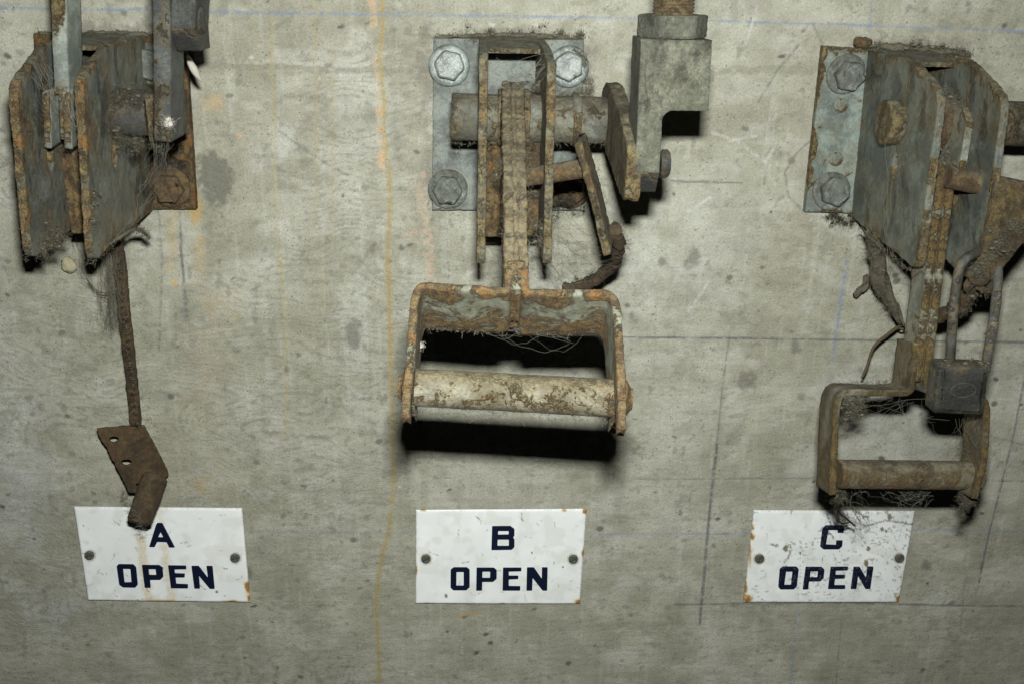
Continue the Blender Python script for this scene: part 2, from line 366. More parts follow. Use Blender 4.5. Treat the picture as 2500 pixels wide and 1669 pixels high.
# ------------------------------------------------------------------ the concrete wall
def axis(lo, hi, step, out):
    a = list(np.arange(lo, hi, step)); l = [lo-d for d in np.geomspace(4, out, 22)][::-1]; h = [a[-1]+d for d in np.geomspace(4, out, 22)]
    return np.array(l+a+h)
XS = axis(-430, 560, 1.2, 1400); ZS = axis(-680, 25, 1.2, 1200)
GX, GZ = np.meshgrid(XS, ZS)
dvx, dvy, dvz = GX-CAM.x, 0*GX-CAM.y, GZ-CAM.z
dp = dvx*Fw.x+dvy*Fw.y+dvz*Fw.z
ok = dp > 60; dps = np.where(ok, dp, 60)
PX = CXP+FPX*(dvx*Rt.x+dvy*Rt.y+dvz*Rt.z)/dps; PY = CYP-FPX*(dvx*Up.x+dvy*Up.y+dvz*Up.z)/dps
PX = np.where(ok, PX, -9e3)
def n2(sx, sz, sd, o=4): return fbm(np.stack([GX/sx, GZ/sz, np.full_like(GX, sd*3.7)], -1), sd, o)
NA = n2(60, 60, 1); NB = n2(14, 14, 2); NC = n2(3.2, 3.2, 3); ND = n2(30, 4, 4); NQ1 = n2(5, 5, 77); NV = n2(4, 70, 6)
wx = PX+(NB-.5)*16; wy = PY+(n2(14, 14, 12)-.5)*16
rgb = np.zeros(GX.shape+(3,)); al = np.zeros(GX.shape)
def comp(c, m):
    global rgb, al
    m = np.clip(m, 0, 1); rgb = rgb*(1-m)[..., None]+np.array(c)*m[..., None]; al = al*(1-m)+m
def line(pts, c, w_, a, brk=.45, warp=False, nz=NC):
    x, y = (wx, wy) if warp else (PX+(NB-.5)*3, PY+(NB-.5)*3)
    comp(c, sst(w_-dseg(x, y, pts), -1.6, .8)*a*sst(nz, brk-.18, brk+.12))
def patch(cx, cy, rx, ry, c, a, lo=.0, hi=1.2, ang=0, nz=None, k=.9):
    nz = np.clip((.45*NB+.35*NQ1+.2*NC-.5)*1.7+.5, 0, 1) if nz is None else nz; ca, sa = math.cos(ang), math.sin(ang)
    dx, dy = PX-cx, PY-cy; u, v = dx*ca+dy*sa, -dx*sa+dy*ca
    q = 1-np.hypot(u/rx, v/ry)+(nz-.5)*k*2
    comp(c, sst(q, lo, hi)*a)
PALE = (.44, .455, .405); DK = (.13, .125, .105); OCH = (.34, .25, .09); GRN = (.24, .235, .19)
# large light and dark fields
comp((.39, .395, .33), sst(NA, .46, .66)*.55); comp((.225, .22, .165), sst(n2(90, 50, 8), .47, .64)*.42)
comp(PALE, sst(NV, .58, .74)*.24); comp(GRN, sst(n2(6, 120, 9), .60, .74)*.16)
comp((.20, .195, .155), sst(n2(22, 13, 21), .50, .66)*.30); comp((.45, .455, .41), sst(n2(28, 16, 22), .55, .70)*.30)
comp((.15, .148, .115), sst(n2(9, 4, 23), .58, .68)*sst(n2(50, 40, 24), .42, .6)*.34); comp((.19, .188, .145), sst(n2(16, 16, 27), .58, .70)*.26); comp((.17, .165, .13), sst(n2(5, 5, 25), .66, .74)*.45)
patch(860, 250, 150, 230, PALE, .45); patch(1700, 620, 260, 330, PALE, .4); patch(870, 780, 60, 420, PALE, .45); patch(690, 350, 60, 80, PALE, .5)
patch(2200, 1050, 300, 250, (.36, .385, .36), .45); patch(1800, 60, 200, 80, PALE, .4); patch(1560, 640, 120, 130, PALE, .5)
patch(60, 1180, 110, 330, (.40, .43, .42), .5); patch(30, 950, 60, 200, PALE, .4); patch(140, 1480, 120, 90, (.42, .44, .43), .4)
patch(1150, 1590, 500, 90, GRN, .35); patch(430, 1100, 330, 200, (.30, .285, .21), .35); patch(500, 1590, 400, 90, (.22, .215, .175), .3)
patch(2420, 1500, 160, 160, GRN, .5); patch(2160, 1370, 150, 120, (.27, .26, .2), .5)
# plywood-like horizontal grain and fine speckle
comp((.20, .20, .16), sst(ND, .57, .66)*.22*sst(NA, .40, .6)*sst(1300-PX, -200, 400))
wq = n2(85, 55, 11, 2); lf = sst(1350-PX, -300, 500)*.75+.25
sw = np.sin((GZ*1.0+150*wq+GX*.12)/1.05); comp((.165, .17, .135), sst(sw, .0, 1)*.55*lf*sst(n2(90, 70, 13), .42, .58)*sst(NC, .36, .62))
rs = np.random.default_rng(3)
for _ in range(950):
    x, z = rs.uniform(-430, 560), rs.uniform(-680, 25); a = .4+rs.random()**5*2.0; b = a*rs.uniform(.35, 1); an = rs.uniform(-.6, .6); i0, i1 = np.searchsorted(XS, (x-a*3-2, x+a*3+2)); j0, j1 = np.searchsorted(ZS, (z-a*3-2, z+a*3+2))
    sl = (slice(j0, j1), slice(i0, i1)); dx_, dz_ = GX[sl]-x, GZ[sl]-z; u_, v_ = dx_*math.cos(an)+dz_*math.sin(an), -dx_*math.sin(an)+dz_*math.cos(an)
    m = np.clip(sst(1.25-np.hypot(u_/(a*1.5), v_/(b*1.5))+(NC[sl]-.5)*.8, 0, .6)*rs.uniform(.35, .95), 0, 1); cc_ = np.array((.075, .08, .065) if rs.random() < .93 else (.42, .43, .38))
    rgb[sl] = rgb[sl]*(1-m)[..., None]+cc_*m[..., None]; al[sl] = al[sl]*(1-m)+m
for _ in range(90):
    x, z = rs.uniform(-430, 560), rs.uniform(-650, 0); a0 = rs.uniform(0, 6.3); pts = [(x, z)]
    for _k in range(rs.integers(2, 6)): a0 += rs.uniform(-.6, .6); x += math.cos(a0)*6; z += math.sin(a0)*6; pts.append((x, z))
    q = np.array(pts); i0, i1 = np.searchsorted(XS, (q[:, 0].min()-3, q[:, 0].max()+3)); j0, j1 = np.searchsorted(ZS, (q[:, 1].min()-3, q[:, 1].max()+3)); sl = (slice(j0, j1), slice(i0, i1))
    if i1 <= i0 or j1 <= j0: continue
    m = sst(.9-dseg(GX[sl], GZ[sl], pts), 0, .8)*rs.uniform(.2, .5)*sst(NC[sl], .35, .5); rgb[sl] = rgb[sl]*(1-m)[..., None]+np.array((.12, .12, .10))*m[..., None]; al[sl] = al[sl]*(1-m)+m
comp(DK, sst(NC, .73, .79)*.35); comp((.52, .53, .50), sst(n2(2.4, 2.4, 15), .72, .80)*.4); comp(DK, sst(n2(5, 2.6, 16), .72, .78)*.4)
comp(DK, sst(n2(10, 10, 19), .72, .78)*.45)
# form joint, dirt round the plates
line([(450, 158), (700, 166), (1060, 172)], (.19, .19, .145), 7, .6, .40, True); line([(1740, 175), (1890, 172), (2010, 168)], (.21, .21, .16), 9, .6, .4, True)
line([(480, 146), (900, 160)], (.5, .5, .46), 5, .3, .5, True)
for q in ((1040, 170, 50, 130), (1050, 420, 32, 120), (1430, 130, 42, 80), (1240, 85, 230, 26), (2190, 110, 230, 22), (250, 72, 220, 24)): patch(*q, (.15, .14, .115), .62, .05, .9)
patch(1980, 330, 75, 260, (.25, .235, .19), .45, 0, 1, .1)
line([(1990, 335), (1945, 375), (1916, 420), (1925, 480), (1962, 518)], (.16, .15, .13), 2.5, .7, .35); patch(528, 440, 52, 95, (.125, .125, .10), .85, .1, .4, -.3, k=.5); patch(512, 560, 34, 120, (.15, .15, .115), .6)
# yellow and orange runs
YL = (.31, .25, .10)
yl = [(932, -60), (934, 60), (926, 140), (938, 250), (936, 330), (950, 420), (952, 520), (947, 610), (952, 800), (958, 1000), (960, 1180), (950, 1290), (930, 1370), (918, 1470), (922, 1560), (930, 1720)]
line(yl, YL, 8, .34, .36); line(yl, (.30, .215, .08), 3.2, .55, .39)
line([(905, -40), (912, 60)], (.52, .36, .20), 10, .5, .4); OR = (.48, .33, .19)
line([(917, 140), (922, 230), (930, 300), (935, 400)], OR, 8, .5, .50, True); line([(928, 380), (932, 410)], OR, 8, .5, .4, True)
line([(1026, 430), (1032, 520), (1046, 600), (1052, 690)], (.50, .36, .25), 13, .45, .50, True); patch(1010, 570, 30, 30, (.50, .36, .25), .35)
for x, y0, y1, a in ((662, 20, 560, .34), (688, 620, 1080, .4), (765, 0, 560, .3), (808, 120, 600, .25), (782, 560, 760, .2), (676, 560, 700, .3), (1010, 120, 420, .12), (838, 900, 1200, .12), (620, 0, 300, .15)):
    line([(x, y0), (x+6, (y0+y1)/2), (x+(12 if x < 700 else 2), y1)], (.33, .27, .12), 4.5, a, .42, True)
# rust run from the left plate
patch(478, 515, 17, 48, (.36, .24, .07), .7, .0, .8); patch(486, 590, 26, 110, (.36, .29, .14), .5, .0, 1); patch(420, 600, 20, 130, (.38, .30, .15), .5); patch(425, 690, 16, 14, (.5, .34, .1), .8)
patch(520, 730, 80, 60, (.36, .30, .16), .45); patch(500, 880, 80, 200, (.33, .29, .19), .35); patch(520, 250, 30, 30, (.48, .33, .14), .5); patch(585, 330, 12, 9, (.6, .3, .15), .7); patch(500, 1180, 40, 40, (.38, .28, .1), .35)
patch(1150, 1497, 34, 7, (.36, .25, .11), .5, 0, .5, -.1)
# pencil, chalk and blue snap lines
BL = (.14, .20, .31); PN = (.09, .10, .10)
line([(-60, 20), (300, 25), (900, 36)], BL, 2.4, .62, .40); line([(900, 36), (1500, 44), (1900, 56), (2200, 66), (2560, 80)], BL, 2.4, .58, .42)
line([(2068, 640), (2052, 740), (2036, 860)], BL, 4, .55, .42); line([(2036, 860), (1990, 1240)], BL, 4, .2, .45); line([(1950, 1480), (1930, 1669)], BL, 4, .3, .45); line([(2128, 0), (2122, 80)], BL, 3, .4, .4)
line([(640, 1296), (1015, 1301)], BL, 3, .22, .42); line([(1433, 1303), (1840, 1300)], BL, 3, .34, .42); line([(2235, 1290), (2560, 1300)], BL, 3, .34, .42)
line([(1470, 822), (1980, 828), (2560, 836)], PN, 2.0, .85, .34); line([(1640, 443), (1810, 446)], PN, 1.8, .8, .36); line([(1560, 1168), (2020, 1166), (2560, 1174)], PN, 1.4, .5, .38)
line([(1650, 1474), (2000, 1470), (2560, 1480)], PN, 1.8, .7, .36); line([(1784, 800), (1762, 960), (1745, 1140)], PN, 1.8, .6, .42); line([(1750, 1080), (1728, 1300), (1708, 1520)], PN, 3.0, .8, .36)
line([(2510, 880), (2470, 1080), (2415, 1300), (2390, 1420)], PN, 2.2, .75, .36); line([(2385, 1020), (2370, 1180), (2345, 1540)], PN, 1.4, .35, .4); line([(2056, 1500), (2040, 1669)], PN, 1.8, .4, .4)
line([(440, 560), (446, 660), (456, 772)], PN, 3.2, .7, .44); line([(427, 740), (430, 830)], PN, 2.6, .4, .44); line([(383, 460), (396, 640), (388, 860)], PN, 2.6, .4, .46); line([(440, 400), (440, 560)], PN, 2, .4, .45); line([(1093, 560), (1096, 700)], PN, 2, .4, .4)
line([(1950, 110), (1900, 170), (1852, 250)], PN, 3, .5, .42); line([(1985, 60), (2010, 110)], PN, 2, .5, .4); line([(1400, 90), (1440, 30)], PN, 1.5, .3, .4)
line([(680, 320), (740, 365), (800, 400), (850, 430)], PN, 2, .5, .4, True); line([(2410, 1060), (2500, 1085)], PN, 1.6, .5, .35)
CH = (.52, .535, .51)
for q in ([(1640, 505), (1680, 518), (1735, 482)], [(1740, 325), (1800, 345), (1880, 405)], [(1780, 345), (1860, 330)], [(1850, 15), (1835, 60), (1822, 110)], [(1680, 760), (1730, 690)], [(1080, 660), (1130, 680), (1180, 640)], [(1870, 395), (1895, 350)]):
    line(q, CH, 3.0, .38, .46)
for x, y, a, b in ((912, 605, 11, 16), (860, 815, 18, 30), (780, 1479, 7, 7), (1824, 928, 22, 22), (1940, 845, 14, 18), (1880, 1190, 6, 8), (1742, 1330, 6, 6), (1852, 760, 4, 4), (2260, 1380, 12, 14), (1690, 80, 10, 10), (1540, 1500, 6, 6), (700, 900, 5, 9),
                   (1620, 640, 12, 12), (1050, 1105, 4, 5), (1690, 625, 20, 26), (610, 1395, 6, 14), (230, 1225, 8, 6), (800, 160, 12, 6), (690, 1260, 5, 5), (1560, 1090, 5, 5), (1660, 1250, 5, 5), (2330, 1150, 5, 7), (1600, 1200, 6, 4)):
    patch(x, y, a*1.6, b*1.6, DK, .7, .1, .7, k=.7)
nv = GX.size
relief = (NA-.5)*1.6+(NB-.5)*.7+(NC-.5)*.35+(ND-.5)*.5-sst(NC, .72, .78)*.5
co = np.stack([GX, -relief, GZ], -1).reshape(-1, 3)*.001
ny, nx = GX.shape; ii = (np.arange(ny-1)[:, None]*nx+np.arange(nx-1)[None, :]).ravel()
FF = np.stack([ii, ii+1, ii+nx+1, ii+nx], -1)
me = bpy.data.meshes.new('wall'); me.vertices.add(nv); me.vertices.foreach_set('co', co.ravel()); me.loops.add(FF.size); me.loops.foreach_set('vertex_index', FF.ravel())
me.polygons.add(len(FF)); me.polygons.foreach_set('loop_start', np.arange(len(FF))*4); me.update(calc_edges=True); smooth(me)
ca = me.attributes.new('marks', 'FLOAT_COLOR', 'POINT')
un = rgb/np.maximum(al, 1e-4)[..., None]
ca.data.foreach_set('color', np.concatenate([un, al[..., None]], -1).astype(np.float32).ravel())
n = NT('concrete'); v = n.co(); vst = n.co((.6, 1, 1.5))
base = n.mix(n.step(n.noise(v, 22, 6, .6), .35, .68), (.258, .258, .197), (.35, .353, .282))
base = n.mix(n.math('MULTIPLY', n.step(n.noise(vst, 90, 6, .7, .8), .5, .62), n.math('MULTIPLY', n.step(n.noise(v, 5, 3), .42, .6), .22)), base, (.20, .20, .165))
mk = n.attr('marks'); col = n.mix(mk.outputs['Alpha'], base, mk.outputs['Color'])
f1 = n.noise(v, 650, 4, .7); f2 = n.noise(v, 2200, 2, .6)
mu = n.math('ADD', n.math('MULTIPLY', f1, 1.05), n.math('ADD', n.math('MULTIPLY', f2, .7), .15))
mm = n.n.new('ShaderNodeVectorMath'); mm.operation = 'SCALE'; n.t.links.new(col, mm.inputs[0]); n.t.links.new(mu, mm.inputs[3])
pit = n.math('MULTIPLY', n.step(n.vor(v, 260), .16, .07), n.step(n.noise(v, 45, 2), .5, .62)); col2 = n.mix(n.math('MULTIPLY', pit, .7), mm.outputs[0], (.09, .085, .07))
pw = n.math('MULTIPLY', n.step(n.vor(n.co(off=(3, 1, 5)), 330), .13, .06), n.step(n.noise(v, 30, 2), .55, .65)); col2 = n.mix(n.math('MULTIPLY', pw, .5), col2, (.6, .6, .56))
hb = n.math('ADD', n.math('MULTIPLY', n.noise(vst, 140, 5, .7), .8), n.math('SUBTRACT', n.math('MULTIPLY', f1, .6), n.math('MULTIPLY', pit, .8)))
n.out(col2, .88, 0, n.bump(hb, .8, .0011), .25); me.materials.append(n.m)
wo = bpy.data.objects.new('wall', me); COL.objects.link(wo)
tag(wo, 'stained grey concrete wall with chalk lines and an ochre run', kind='structure')

# ------------------------------------------------------------------ enamel signs
n = NT('white_enamel'); v = n.co(); mk = n.attr('marks')
col = n.mix(n.step(n.noise(v, 40, 4), .4, .7), (.76, .80, .79), (.83, .86, .845)); col = n.mix(mk.outputs['Alpha'], col, mk.outputs['Color'])
col = n.mix(n.math('MULTIPLY', n.step(n.noise(n.co((1, 1, 1.6)), 240, 5, .75, 1.5), .66, .74), .5), col, (.25, .25, .21))
n.out(col, .38, 0, n.bump(n.noise(v, 30, 3), .15, .001), .5); M_en = n.m
def navy(nm, scr):
    n = NT(nm); v = n.co(); s_ = n.step(n.noise(v, 260, 5, .75, 1.5), .66-scr, .80-scr)
    return n.out(n.mix(n.math('MULTIPLY', s_, .6), (.004, .008, .024), (.20, .19, .17)), .42, 0, None, .4)
M_nv = navy('navy_enamel', 0); M_nvc = navy('navy_enamel_scuffed', .13)
LET = {}
LET['A'] = ((150, 1200), ((179, 1236), (590.6, 1240), (611, 1470), (214, 1465)), [
 ([(1100,355),(1155,357),(1300,636),(1235,636),(1205,575),(1098,572),(1068,632),(1005,630),(1085,372)], [[(1137,460),(1168,520),(1108,520)]]),
 ([(655,828),(820,830),(855,862),(875,1062),(845,1096),(705,1093),(662,1062),(632,850)], [[(705,880),(790,882),(803,1035),(722,1038)]]),
 ([(922,836),(1120,838),(1158,866),(1168,972),(1130,1008),(1015,1008),(1022,1098),(955,1098)], [[(998,884),(1080,884),(1086,952),(1004,950)]]),
 ([(1222,842),(1428,845),(1432,885),(1296,888),(1300,932),(1415,936),(1412,980),(1308,980),(1316,1052),(1450,1058),(1450,1105),(1255,1103)], []),
 ([(1490,848),(1572,848),(1680,985),(1662,848),(1732,850),(1757,1110),(1702,1110),(1576,960),(1588,1107),(1524,1107)], [])], ((325,717),(1994,748)))
LET['B'] = ((980, 1200), ((1015, 1244), (1433, 1241.5), (1416, 1474), (1014, 1473)), [
 ([(1040,392),(1250,390),(1297,425),(1297,500),(1280,522),(1297,545),(1297,630),(1265,662),(1032,666)], [[(1110,447),(1230,447),(1230,488),(1108,490)],[(1104,545),(1232,545),(1232,618),(1102,618)]]),
 ([(600,864),(750,864),(783,890),(783,1090),(745,1126),(595,1126),(563,1095),(565,890)], [[(632,916),(714,916),(714,1075),(630,1075)]]),
 ([(862,868),(1060,868),(1093,895),(1093,995),(1050,1030),(928,1030),(925,1130),(857,1130)], [[(930,912),(1018,912),(1016,985),(928,985)]]),
 ([(1165,868),(1377,868),(1375,908),(1232,912),(1232,960),(1342,960),(1340,998),(1232,1002),(1232,1078),(1365,1080),(1362,1130),(1160,1130)], []),
 ([(1440,865),(1520,865),(1610,995),(1612,865),(1678,865),(1672,1130),(1620,1130),(1505,985),(1500,1130),(1434,1130)], [])], ((282,757),(1970,762)))
LET['C'] = ((1780, 1200), ((1840.7, 1244.7), (2235.5, 1246.8), (2195, 1470), (1815, 1470)), [
 ([(1110,382),(1295,382),(1320,405),(1314,468),(1246,468),(1248,436),(1140,436),(1112,602),(1228,608),(1230,556),(1303,556),(1298,620),(1262,656),(1082,657),(1046,624),(1072,420)], []),
 ([(615,856),(775,856),(800,885),(778,1082),(742,1115),(590,1116),(565,1088),(582,885)], [[(655,912),(728,912),(712,1065),(634,1066)]]),
 ([(880,858),(1062,858),(1095,888),(1085,990),(1045,1025),(918,1025),(908,1116),(845,1118)], [[(936,908),(1020,908),(1014,978),(928,978)]]),
 ([(1167,858),(1367,856),(1362,898),(1226,902),(1222,950),(1332,950),(1328,992),(1216,996),(1208,1068),(1334,1068),(1330,1112),(1135,1112)], []),
 ([(1430,858),(1500,858),(1572,985),(1588,856),(1658,856),(1620,1112),(1565,1112),(1480,965),(1462,1110),(1396,1112)], [])], ((345,757),(1950,750)))
SLB = {'A': 'white enamel sign reading A OPEN, below the hanging rusty peg', 'B': 'white enamel sign reading B OPEN, under the middle lever handle', 'C': 'scuffed white enamel sign reading C OPEN, under the padlocked lever'}
RU = (.30, .15, .03); YS = (.62, .56, .36); SD_ = (.13, .12, .09)
SS = 4.0
for key, (off, cor, lets, scr) in LET.items():
    px_ = lambda q: (off[0]+q[0]/4.698, off[1]+q[1]/4.698)
    c = [P(*q, SS) for q in cor]; t = thing('enamel_sign', sum(c, Vector())/4, SLB[key], 'sign', 'enamel signs under the levers')
    nu, nw = 190, 112; uu, vv = np.meshgrid(np.linspace(0, 1, nu), np.linspace(0, 1, nw))
    C4 = [np.array(q) for q in c]; pos = ((1-uu)*(1-vv))[..., None]*C4[0]+(uu*(1-vv))[..., None]*C4[1]+(uu*vv)[..., None]*C4[2]+((1-uu)*vv)[..., None]*C4[3]
    K4 = [np.array(q) for q in cor]; pq = ((1-uu)*(1-vv))[..., None]*K4[0]+(uu*(1-vv))[..., None]*K4[1]+(uu*vv)[..., None]*K4[2]+((1-uu)*vv)[..., None]*K4[3]
    X, Y = (pq[..., 0]-off[0])*4.698, (pq[..., 1]-off[1])*4.698
    q3 = np.stack([X/40, Y/40, 0*X+ord(key)*7], -1); nb = fbm(q3, 3); nf = fbm(q3*3.3, 4)
    de = np.minimum(np.minimum(uu, 1-uu)*150, np.minimum(vv, 1-vv)*95)
    rgb = np.zeros(uu.shape+(3,)); al = np.zeros(uu.shape)
    def rst(cx, cy, rx, ry, a=.95):
        q = 1-np.hypot((X-cx)/rx, (Y-cy)/ry)+(nb-.5)*1.0
        comp((.62, .48, .20), sst(q, -.25, .35)*.8*a); comp(RU, sst(q+(nf-.5)*.6, .25, .5)*a)
    comp((.57, .60, .53), sst(fbm(np.stack([X/130, Y/110, 0*X+ord(key)], -1), 33), .52, .68)*.35)
    for q in scr: comp((.28, .25, .17), sst(78+30*(nf-.5)-np.hypot(X-q[0], (Y-q[1])*1.0), 0, 16)*.55)
    if key == 'A':
        ln = X-(830+(Y-480)*.14)
        ln = ln+(nb-.5)*70; comp(YS, sst(ln, -10, 35)*sst(140-ln, 0, 50)*sst(Y, 440, 520)*sst(nf, .2, .6)*.85); comp(YS, sst(ln-270, -10, 40)*sst(120-(ln-270), 0, 50)*sst(Y, 420, 600)*sst(nf, .2, .65)*.75); comp(YS, sst(ln-270-20, 0, 30)*sst(90-(ln-290), 0, 30)*sst(460-Y, 0, 100)*.35)
        comp((.6, .45, .13), sst(Y, 1215, 1245)*sst(180-abs(X-1150), 0, 60)*.9); rst(2135, 1090, 45, 90); rst(2150, 1230, 25, 60); rst(1960, 1255, 110, 18, .8)
    elif key == 'B':
        rst(2110, 210, 40, 40); rst(1865, 208, 40, 18, .8); rst(2090, 690, 28, 75); rst(2030, 1265, 60, 45); rst(168, 880, 18, 70); rst(300, 1278, 70, 14); rst(1150, 1282, 50, 14); rst(1530, 1285, 80, 12); rst(245, 212, 45, 12, .8)
    else:
        rst(205, 1220, 70, 75); rst(265, 500, 40, 50); rst(275, 410, 22, 40); rst(1950, 1230, 45, 60); rst(190, 1080, 25, 140, .85); rst(240, 700, 20, 200, .6)
        comp(SD_, sst(fbm(np.stack([X/34, Y/20, 0*X], -1), 9), .62, .70)*.6*sst(fbm(np.stack([X/220, Y/200, 0*X], -1), 19), .45, .62)); comp((.2, .18, .12), sst(fbm(np.stack([X/26, Y/40, 0*X+5], -1), 8), .68, .74)*.6*sst(X, 900, 1600))
    if key == 'C':
        for pts in ([(1120, 250), (1160, 380), (1140, 470)], [(1180, 320), (1260, 400), (1330, 395)], [(1100, 480), (1160, 470), (1210, 530)], [(620, 640), (690, 600), (700, 700), (640, 800)], [(1570, 780), (1590, 860), (1530, 940)], [(1480, 300), (1560, 390), (1800, 320), (2120, 370)], [(470, 590), (560, 610)]):
            comp((.14, .125, .085), sst(10-dseg(X+(nb-.5)*50, Y+(nf-.5)*40, pts), -6, 5)*.8*sst(nf, .3, .5))  # dark strand lines; the longest is a strand's cast shadow painted into the enamel
    # scratches
    rs = random.Random(ord(key))
    for _ in range({'A': 46, 'B': 34, 'C': 80}[key]):
        x0, y0 = rs.uniform(180, 2050), rs.uniform(210, 1240); a0 = rs.uniform(0, 6.28); pts = [(x0, y0)]
        for _k in range(rs.randint(1, 4)):
            a0 += rs.uniform(-.7, .7); x0 += math.cos(a0)*rs.uniform(8, 50); y0 += math.sin(a0)*rs.uniform(6, 30); pts.append((x0, y0))
        comp(SD_, sst(rs.uniform(3, 7)-dseg(X, Y, pts), -3, 3)*rs.uniform(.3, .95)*sst(nf, .38, .55))
    for cx, cy, rr in {'A': [(2190, 910, 8), (1780, 1140, 16), (1155, 860, 14)], 'B': [(1495, 686, 15), (1850, 850, 12), (510, 1185, 22)], 'C': [(650, 640, 34), (1840, 280, 34), (1755, 420, 26), (1800, 440, 18), (1600, 640, 28), (1570, 800, 34), (815, 695, 16)]}[key]:
        comp((.17, .145, .09), sst(1-np.hypot((X-cx)/rr, (Y-cy)/rr/1.3)+(nf-.5)*.9, .1, .3)*.9)
    comp(SD_, sst(1.2-de+(nf-.5)*3, 0, 1.0)*.35)
    zz = (1.0-np.minimum(de, 2.2)/2.2)**2*.8
    front_ = pos.copy(); front_[..., 1] += zz; front_[..., 1] -= (fbm(np.stack([X/500, Y/500, 0*X], -1), 6)-.5)*1.2
    vb = pos.copy(); vb[..., 1] += 1.6
    ni = nu*nw; I = (np.arange(nw-1)[:, None]*nu+np.arange(nu-1)[None, :]).ravel(); F1 = np.stack([I, I+nu, I+nu+1, I+1], -1)
    ring = list(range(nu))+[r_*nu+nu-1 for r_ in range(1, nw)]+[(nw-1)*nu+k for k in range(nu-2, -1, -1)]+[r_*nu for r_ in range(nw-2, 0, -1)]
    V = np.concatenate([front_.reshape(-1, 3), vb.reshape(-1, 3)[ring]]); m_ = len(ring)
    F2 = [(ring[k], ring[(k+1) % m_], ni+(k+1) % m_, ni+k) for k in range(m_)]
    me = bpy.data.meshes.new('panel'); me.from_pydata(V.tolist(), [], F1.tolist()+F2+[tuple(range(ni, ni+m_))]); smooth(me)
    un = rgb/np.maximum(al, 1e-4)[..., None]; cc = np.concatenate([un, al[..., None]], -1).reshape(-1, 4); cc = np.concatenate([cc, cc[ring]])
    at = me.attributes.new('marks', 'FLOAT_COLOR', 'POINT'); at.data.foreach_set('color', cc.astype(np.float32).ravel())
    link('panel', me, M_en, t)
    for k, (o_, hs) in enumerate(lets):
        f = lambda pts: [px_(q) for q in pts]
        def rnd(pts):
            out = []
            m = len(pts)
            for i in range(m):
                a, b, d = Vector(pts[i-1]), Vector(pts[i]), Vector(pts[(i+1) % m]); r1 = min(1.6, (a-b).length*.4, (d-b).length*.4)
                out += [tuple(b+(a-b).normalized()*r1), tuple(b), tuple(b+(d-b).normalized()*r1)]
                out[-2] = tuple((Vector(out[-3])+Vector(out[-1])+b*2)/4)
            return out
        me = front(rnd(f(o_)), SS+.95, .8, holes=[rnd(f(h)) for h in hs], bev=.05, L=None, amps=None, smth=False)
        link('letter', me, M_nvc if key == 'C' else M_nv, t)
    for q in scr:
        p = P(*px_(q), SS); r1 = 54/4.698*p.__sub__(CAM).dot(Fw)/FPX
        hd = slab([(math.cos(a*.2618)*r1, math.sin(a*.2618)*r1) for a in range(24)], 3.2, p+Vector((0, -1.0, 0)), Vector((1, 0, 0)), Vector((0, 0, 1)), bev=.9, L=1.2, amps=((.1, 2),))
        so = link('screw', hd, M_screw, t); a = {'A': .3, 'B': .5, 'C': 1.2}[key]
        u1 = Vector((math.cos(a), 0, math.sin(a)))
        link('slot', slab([(-r1*.9, -.35), (r1*.9, -.35), (r1*.9, .35), (-r1*.9, .35)], .5, p+Vector((0, -2.5, 0)), u1, Vector((0, -1, 0)).cross(u1)*-1, bev=.05, L=None, amps=None), M_dark, so)

# ------------------------------------------------------------------ brackets
def bolt(c, parent, mat, rot=0, tilt=(0, 0), sd=0, rw=15.3, rh=11.6, th=9.5):
    """hex anchor bolt with washer, c on the plate face (mm)"""
    ax = Vector((tilt[0], -1, tilt[1])).normalized()
    hd = cyl(c+ax*2.6, c+ax*(2.6+th), rh, seg=6*6, amps=None, sd=sd, ch=1.6)
    # squash the round head into a hexagon
    n_ = len(hd.vertices); co = np.empty(n_*3); hd.vertices.foreach_get('co', co); co = co.reshape(-1, 3)
    C_ = np.array(c); A_ = np.array(ax); rel = co-C_; al_ = rel@A_; pl = rel-al_[:, None]*A_
    ang = np.arctan2(pl[:, 2], pl[:, 0])+rot; k = (math.pi/6); m = np.mod(ang, 2*k)-k
    pl = pl*(math.cos(k)/np.cos(m))[:, None]; hd.vertices.foreach_set('co', (C_+pl+al_[:, None]*A_).ravel()); hd.update(); rough(hd, ((.7, 6), (.5, 2.5), (.2, 1.2)), sd)
    ho = link('anchor_bolt', hd, mat, parent)
    link('washer', cyl(c, c+ax*3, rw, seg=44, amps=((.5, 6), (.2, 2)), sd=sd, prof=[(0, rw*.3), (0, rw), (1.2, rw+.2), (2.2, rw-.6), (2.9, rw-1.8), (3.2, rw-3.4), (3.0, rw*.5), (3.0, rw*.2)]), mat, ho)
    return ho
